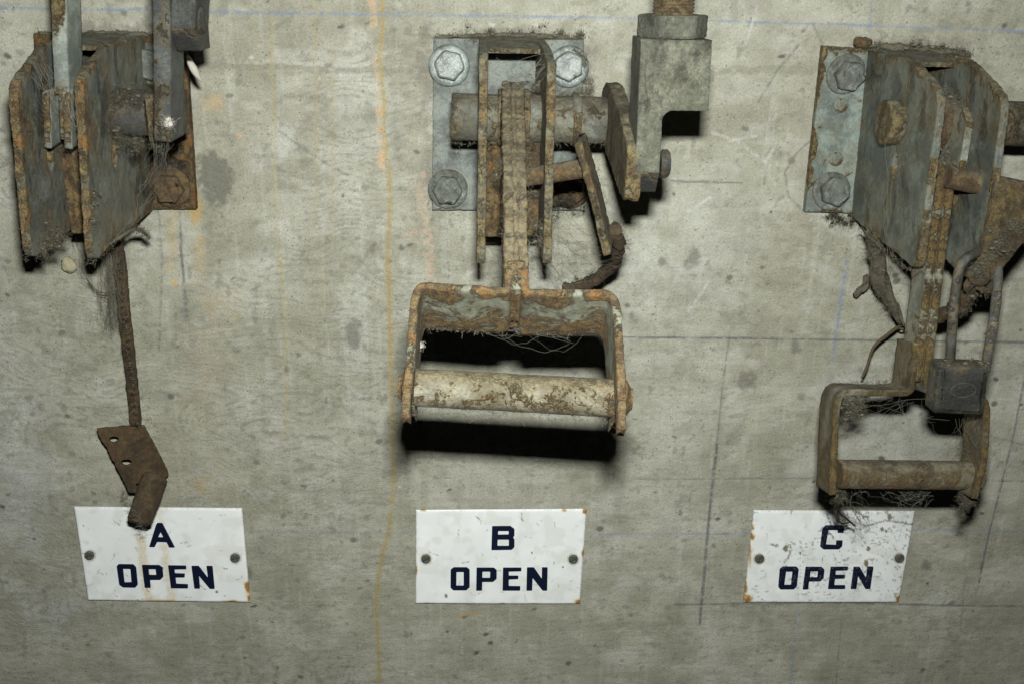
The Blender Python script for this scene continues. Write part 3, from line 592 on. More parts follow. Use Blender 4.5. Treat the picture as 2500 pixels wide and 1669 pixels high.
def bracket(base, plates, zt, zb, lab, mats, bolts, slots, dimp=(), sf=138, web_s=74, sharp=False):
    """base: outline photo px of the wall plate; plates: two (px top, py top, px bottom, py bottom) of front edges"""
    c = [P(a, b, 8) for a, b in base]; ctr = sum(c, Vector())/len(c); t = thing('mounting_bracket', ctr, lab, 'bracket', 'steel brackets bolted to the wall')
    mb, ms, mw = mats
    link('base_plate', front(base, 8, 7.5, L=2.6, bev=.8, sd=int(ctr.x) % 50), mb, t)
    xs = []
    for k, (a, b, c_, d) in enumerate(plates):
        p1, p2 = P(a, b, sf), P(c_, d, sf); x = (p1.x+p2.x)/2; xs.append(x); z1, z2 = p1.z, p2.z
        tilt = (p1.x-p2.x)/(z1-z2)
        poly = [(8, zt), (sf*.62, zt-1), (sf-14, z1+1.5), (sf-5, z1-3), (sf-1, z1-9), (sf, z1-16), (sf, z2+8), (sf-3, z2+2), (sf-9, z2), (sf*.72, z2+2.5), (8, zb)]
        if sharp: poly[2:6] = [(sf-5, z1+2), (sf-1.5, z1+.5), (sf-.4, z1-2), (sf, z1-6)]
        poly = [(-q[0], q[1]) for q in poly]; zc = (z1+z2)/2
        V = Vector((tilt, 0, 1)).normalized()
        sl = slots[k]; hs = []
        if sl: hs = [[(-sl[0]+math.cos(q*.5236)*sl[2], sl[1]-zc+math.sin(q*.5236)*sl[3]) for q in range(12)]]
        link('side_plate', slab([(q[0], q[1]-zc) for q in poly], 5.6, Vector((x, 0, zc)), Vector((0, 1, 0)), V, holes=hs, L=2.3, bev=1.0, amps=((.45, 14), (.3, 4), (.15, 1.5)), sd=k*9+int(x) % 30), ms, t)
    xa, xb = xs[0]+2.8, xs[1]-2.8; xm, hw = (xa+xb)/2, (xb-xa)/2
    tw = side([(8, zt+1.5), (66, zt-4), (66, zt-7), (8, zt-2)], xm, hw*2+.6, L=2.3, sd=4); link('top_web', tw, M_top, t)
    link('stop_web', side([(web_s, zt-52), (web_s+5, zt-52), (web_s+4, zb-1), (web_s-2, zb-1)], xm, hw*2+.6, L=2.3, sd=5), mw, t)
    for q in bolts: bolt(P(q[0], q[1], 8), t, q[2], q[3], q[4], int(q[0]))
    for q in dimp: link('plug', cyl(P(*q, 7.5), P(*q, 7.5)+Vector((0, -1.1, 0)), 5.6, seg=20, amps=None, ch=.4), mb, t)
    return t, xs

bA, xA = bracket([(80, 82), (452, 88), (478, 512), (112, 512)], [(26, 190, 67, 635), (188, 178, 218, 640)], -47, -178,
    'rust-eaten bracket at the upper left with two grey side plates', (M_base_a, M_side_a, M_web_plate),
    [(368, 156, M_bolt, .3, (0, 0)), (417, 458, M_brown, .1, (.05, 0))], [(95, -120, 5, 11), (88, -120, 4, 10)])
bB, xB = bracket([(1058, 94), (1426, 97), (1420, 514), (1055, 514)], [(1181, 142, 1174, 652), (1347, 158, 1336, 652)], -45, -178,
    'pale grey bracket behind the middle lever, bolted at its corners', (M_base_b, M_side_b, M_web_plate),
    [(1097, 160, M_bolt_b, .2, (.03, .09)), (1387, 163, M_bolt_b, .5, (-.04, .09)), (1094, 462, M_bolt, .05, (0, .05)), (1392, 462, M_brown, .4, (0, 0))], [None, None], sharp=True)
bC, xC = bracket([(2010, 113), (2372, 136), (2330, 528), (1966, 518)], [(2306, 212, 2248, 662), (2462, 224, 2396, 700)], -50, -178,
    'grey bracket with rusty edges holding the padlocked lever', (M_base_c, M_side_c, M_web_plate),
    [(2064, 182, M_bolt, .1, (.12, -.1)), (2029, 466, M_bolt, .3, (.05, .12)), (2300, 480, M_brown, 0, (0, 0))], [(82, -124, 4.5, 10), (90, -142, 3.5, 8)], [(2053, 258), (2041, 389)])
print('plates x', xA, xB, xC)

# ------------------------------------------------------------------ levers with their shafts, handles and crank arms
SP, ZP = 78, -94                                   # pivot standoff and height
GL = 'operating levers of the switches'
def grip_handle(t, O, phi, left, right, wdt, th, bar, rb, ms, mg, bulge=True, sd=0, Lw=None):
    """D handle: two bent straps (photo px on the tilted plane through O) and a round bar"""
    N = Vector((0, -math.cos(phi), math.sin(phi))); wv = -N*wdt; D = Vector((0, -math.sin(phi), -math.cos(phi)))
    for k, pts in enumerate((left, right)):
        q = [PP(a, b, O, N) for a, b in pts]
        link('strap', strap(fillet(q, 6), wv, th, sd=sd+k, amps=((.35, 9), (.3, 3), (.18, 1.2))), ms, t)
    (a, b), (c, d) = bar; O2 = O+wv*.5
    p, q = PP(a, b, O2, N), PP(c, d, O2, N)
    link('grip', cyl(p, q, rb, seg=48, L=2, amps=((.35, 12), (.2, 3)), sd=sd+5), mg, t)
    if bulge:
        for e_, sg in ((p, -1), (q, 1)):
            ax = (q-p).normalized()*sg
            link('rivet', cyl(e_+ax*.5, e_+ax*6.5, rb*1.12, rb*.7, seg=36, L=1.5, amps=((.4, 5), (.2, 2)), sd=sd+8, ch=1.6), ms, t)
    return N, D
# --- B: pulled outwards
tB = thing('switch_lever', W(xB[0]+20, SP, ZP), 'rusty lever pulled outward with a wide D-shaped handle', 'lever', GL)
phB = R(50); OB = P(1250, 700, 262)
grip_handle(tB, OB, phB, [(1243, 655), (1241, 700), (1237, 708), (1205, 708), (1026, 694), (1011, 730), (1001, 890), (995, 942)],
            [(1280, 655), (1281, 700), (1285, 712), (1318, 713), (1492, 713), (1507, 750), (1516, 890), (1519, 972)], 43, 4.6, ((1003, 944), (1513, 972)), 10.2, M_frame_b, M_grip_b, sd=11)
for pts in (((993, 930), (990, 1014)), ((1519, 960), (1519, 1042))):
    NQ = Vector((0, -math.cos(phB), math.sin(phB))); link('tail', strap([PP(*pts[0], OB-NQ*3, NQ), PP(*pts[1], OB-NQ*3, NQ)], -NQ*11, 4.4, L=1.2, amps=((.3, 4), (.25, 1.5)), sd=19), M_frame_b, tB)
top = P(1252, 200, 100); bot = PP(1261, 692, OB, Vector((0, -math.cos(phB), math.sin(phB))))
wB = Vector((0, .42, -.9)).normalized()*36
dx = Vector((1, 0, 0))
pm = top.lerp(bot, .5)+Vector((0, -4, 3))
for k, (o_, w_) in enumerate(((-3.9, 6.0), (3.9, 6.0))):
    link('lever_bar', strap(spline([top+dx*o_*1.15, pm+dx*o_, bot-Vector((0, -math.sin(phB), -math.cos(phB)))*6+dx*o_*.95], 20), wB, w_, sd=31+k, L=1.2, amps=((.7, 9), (.8, 3.0), (.5, 1.4))), M_lever_b, tB)
link('spacer', strap(spline([top+dx*.2+Vector((0, 0, 0)), pm+Vector((0, -.2, 0)), bot-Vector((0, -math.sin(phB), -math.cos(phB)))*6+Vector((0, .5, 0))+dx*.3], 20), wB*.9, 3.4, sd=35, amps=((.5, 7), (.4, 2.5))), M_lever_b, tB)
zpB = ZP
NB_ = Vector((0, -math.cos(phB), math.sin(phB))); DB_ = Vector((0, -math.sin(phB), -math.cos(phB)))
link('end_block', slab([(-15, 0), (3.4, 0), (3.4, 42), (-15, 42)], 10.4, bot, DB_, -NB_, L=1.6, bev=.7, amps=((.35, 5), (.2, 1.5)), sd=47), M_frame_b, tB)
xl = P(1103, 290, SP).x; xr = P(1490, 290, SP).x
link('shaft', cyl(W(xl, SP, zpB), W(xr-3, SP, zpB-1), 16, seg=56, amps=((.5, 14), (.45, 4), (.2, 1.5)), sd=41), M_shaft, tB)
link('collar', cyl(W(P(1395, 300, SP).x, SP, zpB), W(P(1405, 300, SP).x+3, SP, zpB), 17.6, seg=48, amps=((.6, 5), (.3, 2)), sd=42), M_shaft, tB)
link('hub', cyl(W((xB[0]+xB[1])/2-11, SP, zpB), W((xB[0]+xB[1])/2+11, SP, zpB), 19.5, seg=52, amps=((.6, 6), (.3, 2)), sd=43), M_lever_b, tB)
link('crank_arm', side([(52, -78), (70, -70), (92, -70), (150, -82), (187, -95), (190, -100), (188, -126), (184, -129), (165, -128), (120, -120), (66, -112)], xr+1, 9.5, L=2.2, bev=1.0, sd=44, amps=((.5, 12), (.35, 4), (.2, 1.5))), M_crank, tB)
# --- C: hanging and padlocked
tC = thing('switch_lever', W((xC[0]+xC[1])/2, SP, ZP), 'lever hanging straight down with a padlock beside its D handle', 'lever', GL)
phC = R(14); OC_ = P(2250, 955, 150); NC_ = Vector((0, -math.cos(phC), math.sin(phC)))
grip_handle(tC, OC_, phC, [(2240, 838), (2226, 957), (2195, 960), (2056, 957), (2044, 990), (2038, 1110), (2034, 1208)],
            [(2274, 838), (2262, 950), (2290, 962), (2400, 968), (2412, 1000), (2404, 1130), (2380, 1216)], 29, 4.6, ((2046, 1156), (2392, 1160)), 10.4, M_frame_c, M_grip_c, bulge=False, sd=61)
topC = P(2316, 396, 112); botC = PP(2251, 930, OC_, NC_)
wC = -NC_*23
for k, o_ in enumerate((-3.6, 3.6)):
    link('lever_bar', strap(spline([topC+dx*o_, topC.lerp(botC, .5)+dx*o_, botC+dx*o_], 20), wC, 5.6, sd=66+k, amps=((.4, 12), (.25, 4), (.15, 1.4))), M_lever_c, tC)
link('spacer', strap(spline([topC+Vector((0, 1.5, 0)), botC+Vector((0, 1.5, 0))], 30), wC*.9, 2.4, sd=68), M_lever_c, tC)
xcl = P(2152, 318, SP).x
link('shaft', cyl(W(xcl, SP, ZP), W(xcl+175, SP, ZP), 15.5, seg=56, amps=((.5, 14), (.45, 4), (.2, 1.5)), sd=71), M_crank, tC)
xcm = (xC[0]+xC[1])/2
link('hub', cyl(W(xcm-11, SP, ZP), W(xcm+11, SP, ZP), 19.5, seg=52, amps=((.6, 6), (.3, 2)), sd=72), M_brown, tC)
for o_, a in ((-12.5, 108), (8, 116)):
    link('hub_plate', side([(60, -82), (a-10, -80), (a, -88), (a+1, -124), (a-8, -132), (60, -120)], xcm+o_, 5, L=2.2, sd=73), M_brown if o_ < 0 else M_lever_c, tC)
link('crank_arm', side([(52, -78), (92, -70), (150, -84), (190, -98), (191, -131), (165, -133), (120, -122), (66, -112)], xcl+178, 11.5, sd=44), M_crank, tC)
# --- A: thrown upwards
tA = thing('switch_lever', W((xA[0]+xA[1])/2, SP, ZP), 'lever thrown upward at the left, its bar leaving the frame', 'lever', GL)
a1, a2 = P(150, 232, 112), P(141, 0, 112); up_ = (a2-a1).normalized(); wA = Vector((0, 27, 0))
link('lever_bar', strap([a1, a2, a2+up_*150], wA, 9.2, sd=81, amps=((.3, 12), (.2, 3))), M_strip_a, tA)
for px0, yy0, yy1, th_, s_ in ((111, 226, 362, 4.8, 112), (161, 226, 364, 5.2, 113), (147, 228, 340, 3.0, 111)):
    a_, b_ = P(px0, yy0, s_), P(px0+5, yy1, s_)
    link('hub_plate', strap([a_, b_], Vector((0, 44, 4)), th_, sd=82+px0, amps=((.4, 6), (.2, 2))), M_strip_a, tA)
xar = P(398, 300, 120).x
link('shaft', cyl(W(xA[0]+4, SP, ZP+1), W(xar, SP+4, ZP+1), 15.5, seg=56, amps=((.8, 12), (.5, 4), (.2, 1.5)), sd=85), M_shaft_a, tA)
link('collar', cyl(W(xA[1]+30, SP+3, ZP), W(xA[1]+44, SP+3, ZP), 18, seg=50, amps=((.9, 8), (.5, 3)), sd=86), M_shaft_a, tA)
link('crank_eye', side([(60, -78), (128, -76), (128, -106), (60, -110)], xar-4.5, 6, L=2.2, sd=88), M_shaft_a, tA)
c1, c2 = P(397, 345, 152), P(393, 0, 152); uq = (c2-c1).normalized()
link('crank_arm', strap([c1, c2, c2+uq*90], Vector((0, 29, 0)), 10.5, sd=87, amps=((.4, 14), (.3, 4), (.15, 1.5))), M_crank_a, tA)

# ------------------------------------------------------------------ link clevises (threaded rod, nut, notched block, clamp bolt)
def clevis(dx_, dy_, label, full=True, S0=190, M_block=M_block):
    f = lambda L_: [(a+dx_, b+dy_) for a, b in L_]
    t = thing('link_clevis', P(1640+dx_, 250+dy_, S0-18), label, 'clevis', 'notched clevis blocks on threaded rods')
    fil = [(1645-28*math.sin(a), 271+28-28*math.cos(a)) for a in [k*math.pi/12 for k in range(7)]]
    fr = [(1565, 96), (1739, 99), (1730, 272)]+fil+[(1610, 424), (1551, 421)]
    link('block', front(f(fr), S0, 34, L=2.4, bev=.7, amps=((.25, 12), (.15, 2.5)), sd=91), M_block, t)
    # bevelled foot
    a, b = P(1551+dx_, 422+dy_, S0), P(1610+dx_, 425+dy_, S0); h_ = 13.5
    p4 = [( -S0, a.z), (-S0+9, a.z-h_), (-S0+34, a.z-h_), (-S0+34, a.z)]
    link('foot', slab(p4, b.x-a.x, Vector(((a.x+b.x)/2, 0, 0)), Vector((0, 1, 0)), Vector((0, 0, 1)), L=2.4, bev=.5, amps=((.2, 5),)), M_dark, t)
    q = P(1611+dx_, 400+dy_, S0-14); r_ = 8.6
    ho = link('clamp_bolt', cyl(q, q+Vector((5.6, 0, 0)), r_, seg=30, ch=1.4, amps=((.3, 4), (.15, 1.5)), sd=93), M_dark, t)
    if full:
        tz = P(1650+dx_, 97+dy_, S0-17); cx = P(1642+dx_, 60+dy_, S0-17).x; r_n = (P(1728+dx_, 60+dy_, S0-17).x-P(1556+dx_, 60+dy_, S0-17).x)/2
        z0 = P(1650+dx_, 97+dy_, S0).z
        hexo = [(math.cos(k*math.pi/3)*r_n, math.sin(k*math.pi/3)*r_n) for k in range(6)]
        link('lock_nut', slab(hexo, 13, Vector((cx, -(S0-17), z0+6.5)), Vector((1, 0, 0)), Vector((0, 1, 0)), L=2.4, bev=1.4, amps=((.3, 5), (.2, 2))), M_block, t)
        rr = (P(1696+dx_, 20+dy_, S0-17).x-P(1594+dx_, 20+dy_, S0-17).x)/2; pr = []; z = 0; k = 0
        pr = [(0, rr-1)]
        while z < 110: pr += [(z+.2, rr-.9), (z+.95, rr), (z+1.15, rr), (z+1.9, rr-.9)]; z += 2.0
        b0 = Vector((cx, -(S0-17), z0+12)); link('threaded_rod', cyl(b0, b0+Vector((0, 0, 112)), rr, seg=44, prof=pr, amps=((.25, 6),), sd=95), M_thread, t)
    return t
clevis(0, 0, 'grey notched block on a threaded rod right of the middle lever')
clevis(-1136, -352, 'dark notched block with a bolt head at the top left', full=False, S0=150, M_block=M_block_a)

# ------------------------------------------------------------------ hasps
hB = thing('lock_pin', P(1360, 410, 118), 'brown round pin through the middle bracket with a slanting rusty tab', 'pin')
p0, p1 = P(1230, 442, 112), P(1424, 412, 128)
link('pin_rod', cyl(p0, p1, 6.3, seg=36, amps=((.3, 5), (.25, 1.8)), sd=101), M_brown, hB)
q0, q1 = P(1411, 352, 140), P(1482, 624, 152)
link('tab', strap([q0, q0.lerp(q1, .5)+Vector((.8, 0, 0)), q1], Vector((5, 24, 3)), 5.0, amps=((.5, 8), (.35, 3), (.2, 1.3)), sd=102), M_crank, hB)
hC = thing('lock_pin', P(2350, 440, 110), 'brown round pin with a rusty triangular tab behind the padlock shackle', 'pin')
link('pin_rod', cyl(P(2312, 432, 118), P(2500, 470, 118), 7.6, seg=36, amps=((.3, 5), (.25, 1.8)), sd=103), M_brown, hC)
tri = [(2432, 448), (2462, 450), (2530, 500), (2530, 555), (2462, 640), (2420, 688), (2398, 694), (2384, 660), (2404, 600), (2418, 520)]
link('tab', front(tri, 158, 5.5, L=2.2, bev=1, amps=((.5, 12), (.4, 4), (.2, 1.5)), sd=104), M_tab, hC)

for k, (a, b, s_) in enumerate(((2390, 672, 160), (2408, 692, 156), (2376, 694, 150))):
    link('chain_link', tube([P(a, b, s_)+Vector((5.5*math.cos(q*.5236), 3*math.sin(q*.5236+k), 4.5*math.sin(q*.5236))) for q in range(13)], 2.6, 10, amps=((.7, 4), (.4, 1.6)), sd=k+150), M_tab, hC)
# A hanging latch bar
hA = thing('hanging_latch', P(275, 590, 40), 'thin rusted bar hanging with a drilled plate and a stubby peg', 'latch')
pb = [P(272, 560, 52), P(291, 640, 44), P(302, 760, 34), P(318, 900, 26), P(332, 1040, 22)]
link('hanger_bar', strap(spline(pb, 14), Vector((-2, 8, 1)), 8.8, amps=((.5, 10), (.5, 4), (.3, 1.5)), sd=111), M_dkbrown, hA)
f2 = lambda pts: [(150+a/1.96, 550+b/1.96) for a, b in pts]
pl = f2([(170, 970), (300, 957), (395, 955), (420, 1000), (460, 1070), (515, 1190), (480, 1235), (400, 1250), (352, 1275), (325, 1275), (262, 1150), (215, 1060), (180, 1005)])
cir = lambda cx, cy, a, b: f2([(cx+a*math.cos(k*.5236), cy+b*math.sin(k*.5236)) for k in range(12)])
O3 = P(320, 1110, 22); N3 = Vector((.25, -1, .18)).normalized(); U3 = Vector((0, 0, 1)).cross(N3)*-1; U3.normalize(); V3 = N3.cross(U3)*-1
U3 = Vector((1, 0, 0)); U3 = (U3-N3*U3.dot(N3)).normalized(); V3 = U3.cross(-N3)*-1; V3 = (Vector((0, 0, 1))-N3*N3.z).normalized(); V3 = (V3-U3*V3.dot(U3)).normalized()
g3 = lambda pts: [((PP(a, b, O3, N3)-O3).dot(U3), (PP(a, b, O3, N3)-O3).dot(V3)) for a, b in pts]
link('drilled_plate', slab(g3(pl), 3.6, O3, U3, V3, holes=[g3(cir(252, 1020, 22, 14)), g3(cir(312, 1130, 24, 14)), g3(cir(366, 1238, 12, 7))], L=2, bev=.6, amps=((.3, 8), (.3, 3), (.15, 1.3)), sd=112), M_dkbrown, hA)
link('peg', cyl(P(380, 1160, 24), P(338, 1276, 52), 10.6, 10.2, seg=36, amps=((.7, 8), (.5, 3), (.25, 1.3)), sd=113, ch=2.4), M_dkbrown, hA)

# ------------------------------------------------------------------ padlock
lk = thing('padlock', P(2355, 950, 166), 'dark closed padlock hanging by its long shackle from the rusty tab', 'padlock')
Sl = 182
bx = front([(2291, 893), (2298, 890), (2410, 893), (2421, 899), (2408, 1008), (2400, 1018), (2290, 1014), (2277, 1004)], Sl, 17, L=2, bev=5.2, amps=((.15, 8), (.1, 2)), sd=121)
link('lock_body', bx, M_lock, lk)
Ss = Sl-9
ec = P(2352, 952, Sl+.2); link('emblem', tube([ec+Vector((8.5*math.cos(q*.2618), 0, 5*math.sin(q*.2618))) for q in range(25)], .45, 6), M_lock, lk)
sh = [P(2318, 905, Ss), P(2323, 820, Ss), P(2330, 740, Ss-2), P(2339, 672, Ss-4), P(2350, 642, Ss-5), P(2368, 625, Ss-9), P(2392, 618, Ss-24), P(2418, 622, Ss-26), P(2434, 650, Ss-18), P(2434, 710, Ss-12), P(2426, 780, Ss-6), P(2414, 850, Ss), P(2405, 905, Ss)]
link('shackle', tube(spline(sh, 8), 3.2, 14, amps=((.15, 6), (.12, 2)), sd=122), M_shack, lk)

# ------------------------------------------------------------------ chain remains, leaves, twigs, lumps
def crust(path, r_, sd): return tube(spline(path, 10), r_, 12, amps=((r_*.55, 6), (r_*.35, 2.2)), sd=sd)
c1_ = link('crusted_strand', crust([P(1500, 560, 135), P(1512, 600, 120), P(1500, 640, 90), P(1470, 670, 70), P(1420, 698, 60), P(1380, 705, 55)], 4.3, 131), M_bark)
tag(c1_, 'dark crusted strand curling down behind the middle handle', 'strand')
c2_ = link('rusty_hook', crust([P(2398, 672, 140), P(2378, 708, 138), P(2342, 748, 122), P(2300, 768, 96), P(2262, 778, 80)], 5.0, 132), M_brown)
tag(c2_, 'rusty hook running behind the padlock shackle', 'hook')
def leafy(pts, wv, sd, name, lab):
    sp = spline(pts, 9); rings = []
    for i, p in enumerate(sp):
        k = i/(len(sp)-1); wd = (math.sin(math.pi*min(.97, k*.9+.08))**.7)*wv
        rings.append([p+Vector((wd*(j/9-.5)*2, -3.5*math.cos((j/9-.5)*5)+1.4*math.sin(i*.7+j), 1.8*math.sin(j*1.3+i*.5))) for j in range(10)])
    back = [[q+Vector((0, .7, 0)) for q in r_[::-1]] for r_ in rings]
    me = grid_mesh([a+b for a, b in zip(rings, back)]); rough(me, ((1.1, 6), (.5, 2)), sd)
    return tag(link(name, me, M_leaf), lab, 'leaf')
leafy([P(2112, 560, 66), P(2142, 600, 60), P(2150, 680, 52), P(2178, 740, 46), P(2204, 792, 44)], 7.2, 141, 'dead_leaf', 'long curled dead leaf hanging below the right-hand bracket')
leafy([P(2122, 676, 8), P(2112, 700, 10), P(2088, 722, 12)], 3.2, 142, 'dead_leaf', 'small dark leaf scrap clinging to the wall left of the hanging lever')
tw = joinm([tube(spline([P(2206, 790, 34), P(2178, 808, 38), P(2134, 846, 40), P(2116, 896, 40), P(2104, 922, 42)], 8), 1.3, 7, amps=((.4, 4),), rf=lambda k: 1.1-.3*k), tube(spline([P(2196, 795, 36), P(2198, 802, 40), P(2214, 802, 42)], 6), .9, 6), tube(spline([P(2206, 793, 34), P(2196, 776, 34), P(2188, 762, 34)], 6), 1.3, 6)])
tag(link('twig', tw, M_twig), 'bare forked twig leaning on the right handle', 'twig')
def lump(px, py, s, a, b, c, mat, lab, name, cat, sd):
    me = blob(P(px, py, s), a, b, c, sd, .6)
    if mat is M_white: me = joinm([blob(P(px, py, s), a*.75, b*.75, c*.75, sd, .9), fibres([P(px, py, s)], 160, a*1.7, .08, .9, jit=a*.45)]); smooth(me)
    return tag(link(name, me, mat), lab, cat)
lump(168, 648, 4, 6.2, 3.5, 6.6, M_beige, 'beige crumb stuck on the wall below the left bracket', 'cocoon', 'cocoon', 151)
lump(412, 300, 156, 3.6, 3, 4.2, M_white, 'white fluff ball on the end of the upright crank arm', 'fluff_ball', 'fluff', 152)
lump(1025, 842, 255, 1.9, 2.2, 3.2, M_white, 'white fluff tuft inside the left arm of the wide handle', 'fluff_ball', 'fluff', 153)
sp_ = []
for i, p in enumerate(spline([P(459, 138, 70), P(467, 158, 72), P(480, 182, 72), P(494, 201, 70)], 6)):
    sp_.append(p)
me = tube(sp_, 2.6, 8, amps=((.4, 4),), rf=lambda k: max(.06, math.sin(math.pi*min(1, k*.85+.12))))
tag(link('seed_husk', me, M_white), 'pale seed husk hanging by a thread right of the left bracket', 'seed')
lump(2106, 104, 10, 7, 4, 4.5, M_brown, 'orange rust crumb on top of the right bracket plate', 'rust_crumb', 'crumb', 155)
# dust clumps with fibres
def clump(cent, n_, rad, label, mat=M_clump, fib=260, ln=9, name='dust_clump', sd=0):
    ms = []; A = []
    for k in range(n_):
        c = cent[k % len(cent)]+Vector((random.gauss(0, rad), random.gauss(0, rad*.5), random.gauss(0, rad)))
        r_ = random.uniform(.4, 1.1); ms.append(blob(c, r_*random.uniform(.8, 2.2), r_*.7, r_*random.uniform(.5, 1.3), sd+k, .8, 2)); A.append(c)
    ms.append(fibres(A, int(fib*2.6), ln*.8, .085, .9, jit=1.8, sag=.10, K=9))
    o = link(name, joinm(ms), mat); smooth(o.data); return tag(o, label, 'dust', kind='stuff')
clump([P(2080, 985, 142), P(2100, 975, 138), P(2070, 1000, 140), P(2095, 1005, 136)], 30, 2.6, 'dusty clump hanging in the upper left corner of the right handle', M_fuzz)
clump([P(2350, 1200, 150), P(2362, 1225, 150), P(2352, 1248, 148), P(2370, 1210, 150)], 34, 2.3, 'dusty clump drooping from the lower right of the right handle', M_clump)
clump([P(2040, 1200, 148), P(2055, 1215, 146), P(2048, 1190, 146)], 16, 2.0, 'dusty clump at the lower left foot of the right handle', M_clump, 160)
clump([P(2310, 380, 100), P(2330, 260, 90), P(2345, 330, 90), P(2320, 250, 80)], 26, 4, 'dust matted between the side plates of the right bracket', M_fuzz)
clump([P(1305, 240, 60), P(1310, 210, 70), P(1300, 270, 60), P(1370, 235, 70), P(1420, 240, 80), P(1440, 225, 80)], 40, 3, 'dust matted on the shaft of the middle lever', M_fuzz, 500)
clump([P(1310, 480, 60), P(1330, 520, 60), P(1290, 560, 60), P(1395, 500, 40), P(1360, 490, 40)], 44, 4, 'dark dust matted low inside the middle bracket', M_fuzzd, 500)
clump([P(235, 470, 140), P(232, 500, 138), P(225, 540, 138), P(218, 570, 136)], 28, 1.6, 'grey dust strip on the front of the left bracket plate', M_clump, 120, 5)
clump([P(130, 590, 120), P(120, 560, 110), P(150, 582, 90), P(100, 606, 120)], 22, 2.6, 'cobwebbed dust under the left bracket', M_fuzz, 360)
clump([P(300, 330, 100), P(340, 345, 110), P(380, 348, 130), P(330, 250, 96), P(300, 230, 90)], 34, 3.4, 'dust caked on the shaft of the left lever', M_clump, 400)
clump([P(210, 112, 20), P(250, 108, 30), P(300, 100, 20), P(180, 100, 20)], 26, 4, 'dust lying along the top of the left bracket', M_fuzz, 260, 3)
clump([P(1150, 88, 12), P(1250, 86, 12), P(1350, 88, 12), P(1420, 90, 12), P(1200, 84, 12), P(1300, 84, 12)], 30, 3, 'dust line along the top of the middle bracket plate', M_fuzz, 420, 3)
clump([P(2150, 116, 12), P(2210, 118, 20), P(2280, 124, 20), P(2340, 130, 16), P(2240, 128, 30)], 30, 3.4, 'dust line along the top of the right bracket plate', M_fuzz, 420, 3)
clump([P(2030, 528, 10), P(2050, 532, 12), P(2085, 530, 14)], 14, 2.4, 'dark dust tuft under the lower left corner of the right bracket plate', M_fuzzd, 260, 5)
clump([P(2310, 888, 178), P(2350, 892, 176), P(2370, 886, 174), P(2400, 893, 178)], 30, 1.6, 'dust heaped on top of the padlock', M_clump, 160, 4)
def ledge(pts, r_, label, sd):
    p = spline(pts, 14); ms = [tube(p, r_, 10, amps=((r_*.8, 5), (r_*.6, 2)), sd=sd, rf=lambda k: .5+.5*math.sin(math.pi*k)), fibres(p, 700, 2.6, .13, .9, jit=1.5)]
    o = link('dust_ridge', joinm(ms), M_clump); smooth(o.data); tag(o, label, 'dust', kind='stuff')
ledge([P(1062, 92, 6), P(1160, 88, 7), P(1250, 88, 8), P(1340, 90, 7), P(1422, 94, 6)], 2.0, 'ridge of settled dust on the top edge of the middle plate', 201)
ledge([P(1400, 120, 10), P(1425, 150, 10), P(1424, 200, 8)], 1.8, 'dust settled beside the upper right bolt of the middle plate', 202)
ledge([P(2110, 112, 8), P(2200, 117, 14), P(2290, 124, 12), P(2366, 132, 8)], 3.0, 'ridge of settled dust on the top edge of the right plate', 203)
ledge([P(95, 84, 6), P(200, 86, 8), P(300, 84, 8), P(372, 86, 8)], 2.4, 'ridge of settled dust on the top edge of the left plate', 204)
ledge([P(365, 580, 60), P(330, 560, 80), P(260, 600, 110)], 1.5, 'grime thread along the lower edge of the left bracket', 205)
tw2 = joinm([tube(spline([P(2038, 1212, 120), P(2046, 1246, 90), P(2068, 1266, 70), P(2086, 1282, 50)], 8), .75, 6, amps=((.5, 3),)), tube(spline([P(2040, 1230, 95), P(2048, 1268, 80), P(2058, 1276, 66), P(2074, 1274, 60)], 8), .6, 6, amps=((.5, 3),)),
             tube(spline([P(2050, 1248, 88), P(2040, 1258, 80), P(2044, 1274, 74)], 6), .5, 5), fibres([P(2040, 1215, 110), P(2050, 1250, 85), P(2066, 1268, 70)], 220, 6, .12, .9, jit=2)])
tag(link('root_scrap', tw2, M_twig), 'brown root scrap dangling in front of the letter C on the right sign', 'twig', kind='stuff')
clump([P(2130, 590, 64), P(2145, 650, 58), P(2150, 700, 54), P(2172, 745, 50), P(2140, 620, 62)], 20, 2.6, 'matted fibres around the long dead leaf', M_fuzz, 420, 8)
clump([P(1505, 570, 130), P(1512, 610, 115), P(1490, 650, 85), P(1450, 680, 66), P(1410, 700, 58)], 26, 2.4, 'matted dark fibres around the crusted strand', M_fuzzd, 420, 9)
clump([P(2400, 640, 165), P(2385, 700, 160), P(2440, 600, 164), P(2350, 745, 130), P(2480, 560, 164)], 30, 3.4, 'dirt and fibres matted on the chain end by the shackle', M_fuzz, 480, 8)
clump([P(1330, 560, 130), P(1322, 590, 130), P(1240, 420, 160), P(1300, 470, 90)], 24, 3, 'flakes and fibres between the middle side plates', M_fuzz, 360, 7)
# cobwebs, one drift per place
def cob(pairs, n_, label, rad=.13, sag=5, jit=6, mat=M_web):
    return tag(link('cobweb', web([(tuple(a), tuple(b)) for a, b in pairs], int(n_*1.5), rad*.5, sag*1.2, jit*1.3), mat), label, 'cobweb', kind='stuff')
cob([(P(1200, 160, 120), P(1320, 165, 120)), (P(1190, 180, 120), P(1330, 150, 110))], 12, 'cobweb across the opening of the middle bracket', .16, 10, 3)
cob([(P(1170, 803, 235), P(1380, 812, 240)), (P(1240, 790, 235), P(1400, 812, 240)), (P(1230, 790, 235), P(1285, 790, 235))], 8, 'cobweb under the crosspiece of the wide handle', .10, 3, 2.5)
cob([(P(1370, 600, 100), P(1480, 640, 120)), (P(1340, 640, 90), P(1440, 690, 90)), (P(1350, 560, 90), P(1500, 600, 120))], 34, 'cobweb strung between the side plate and the crusted strand', .17, 9, 9, M_fuzz)
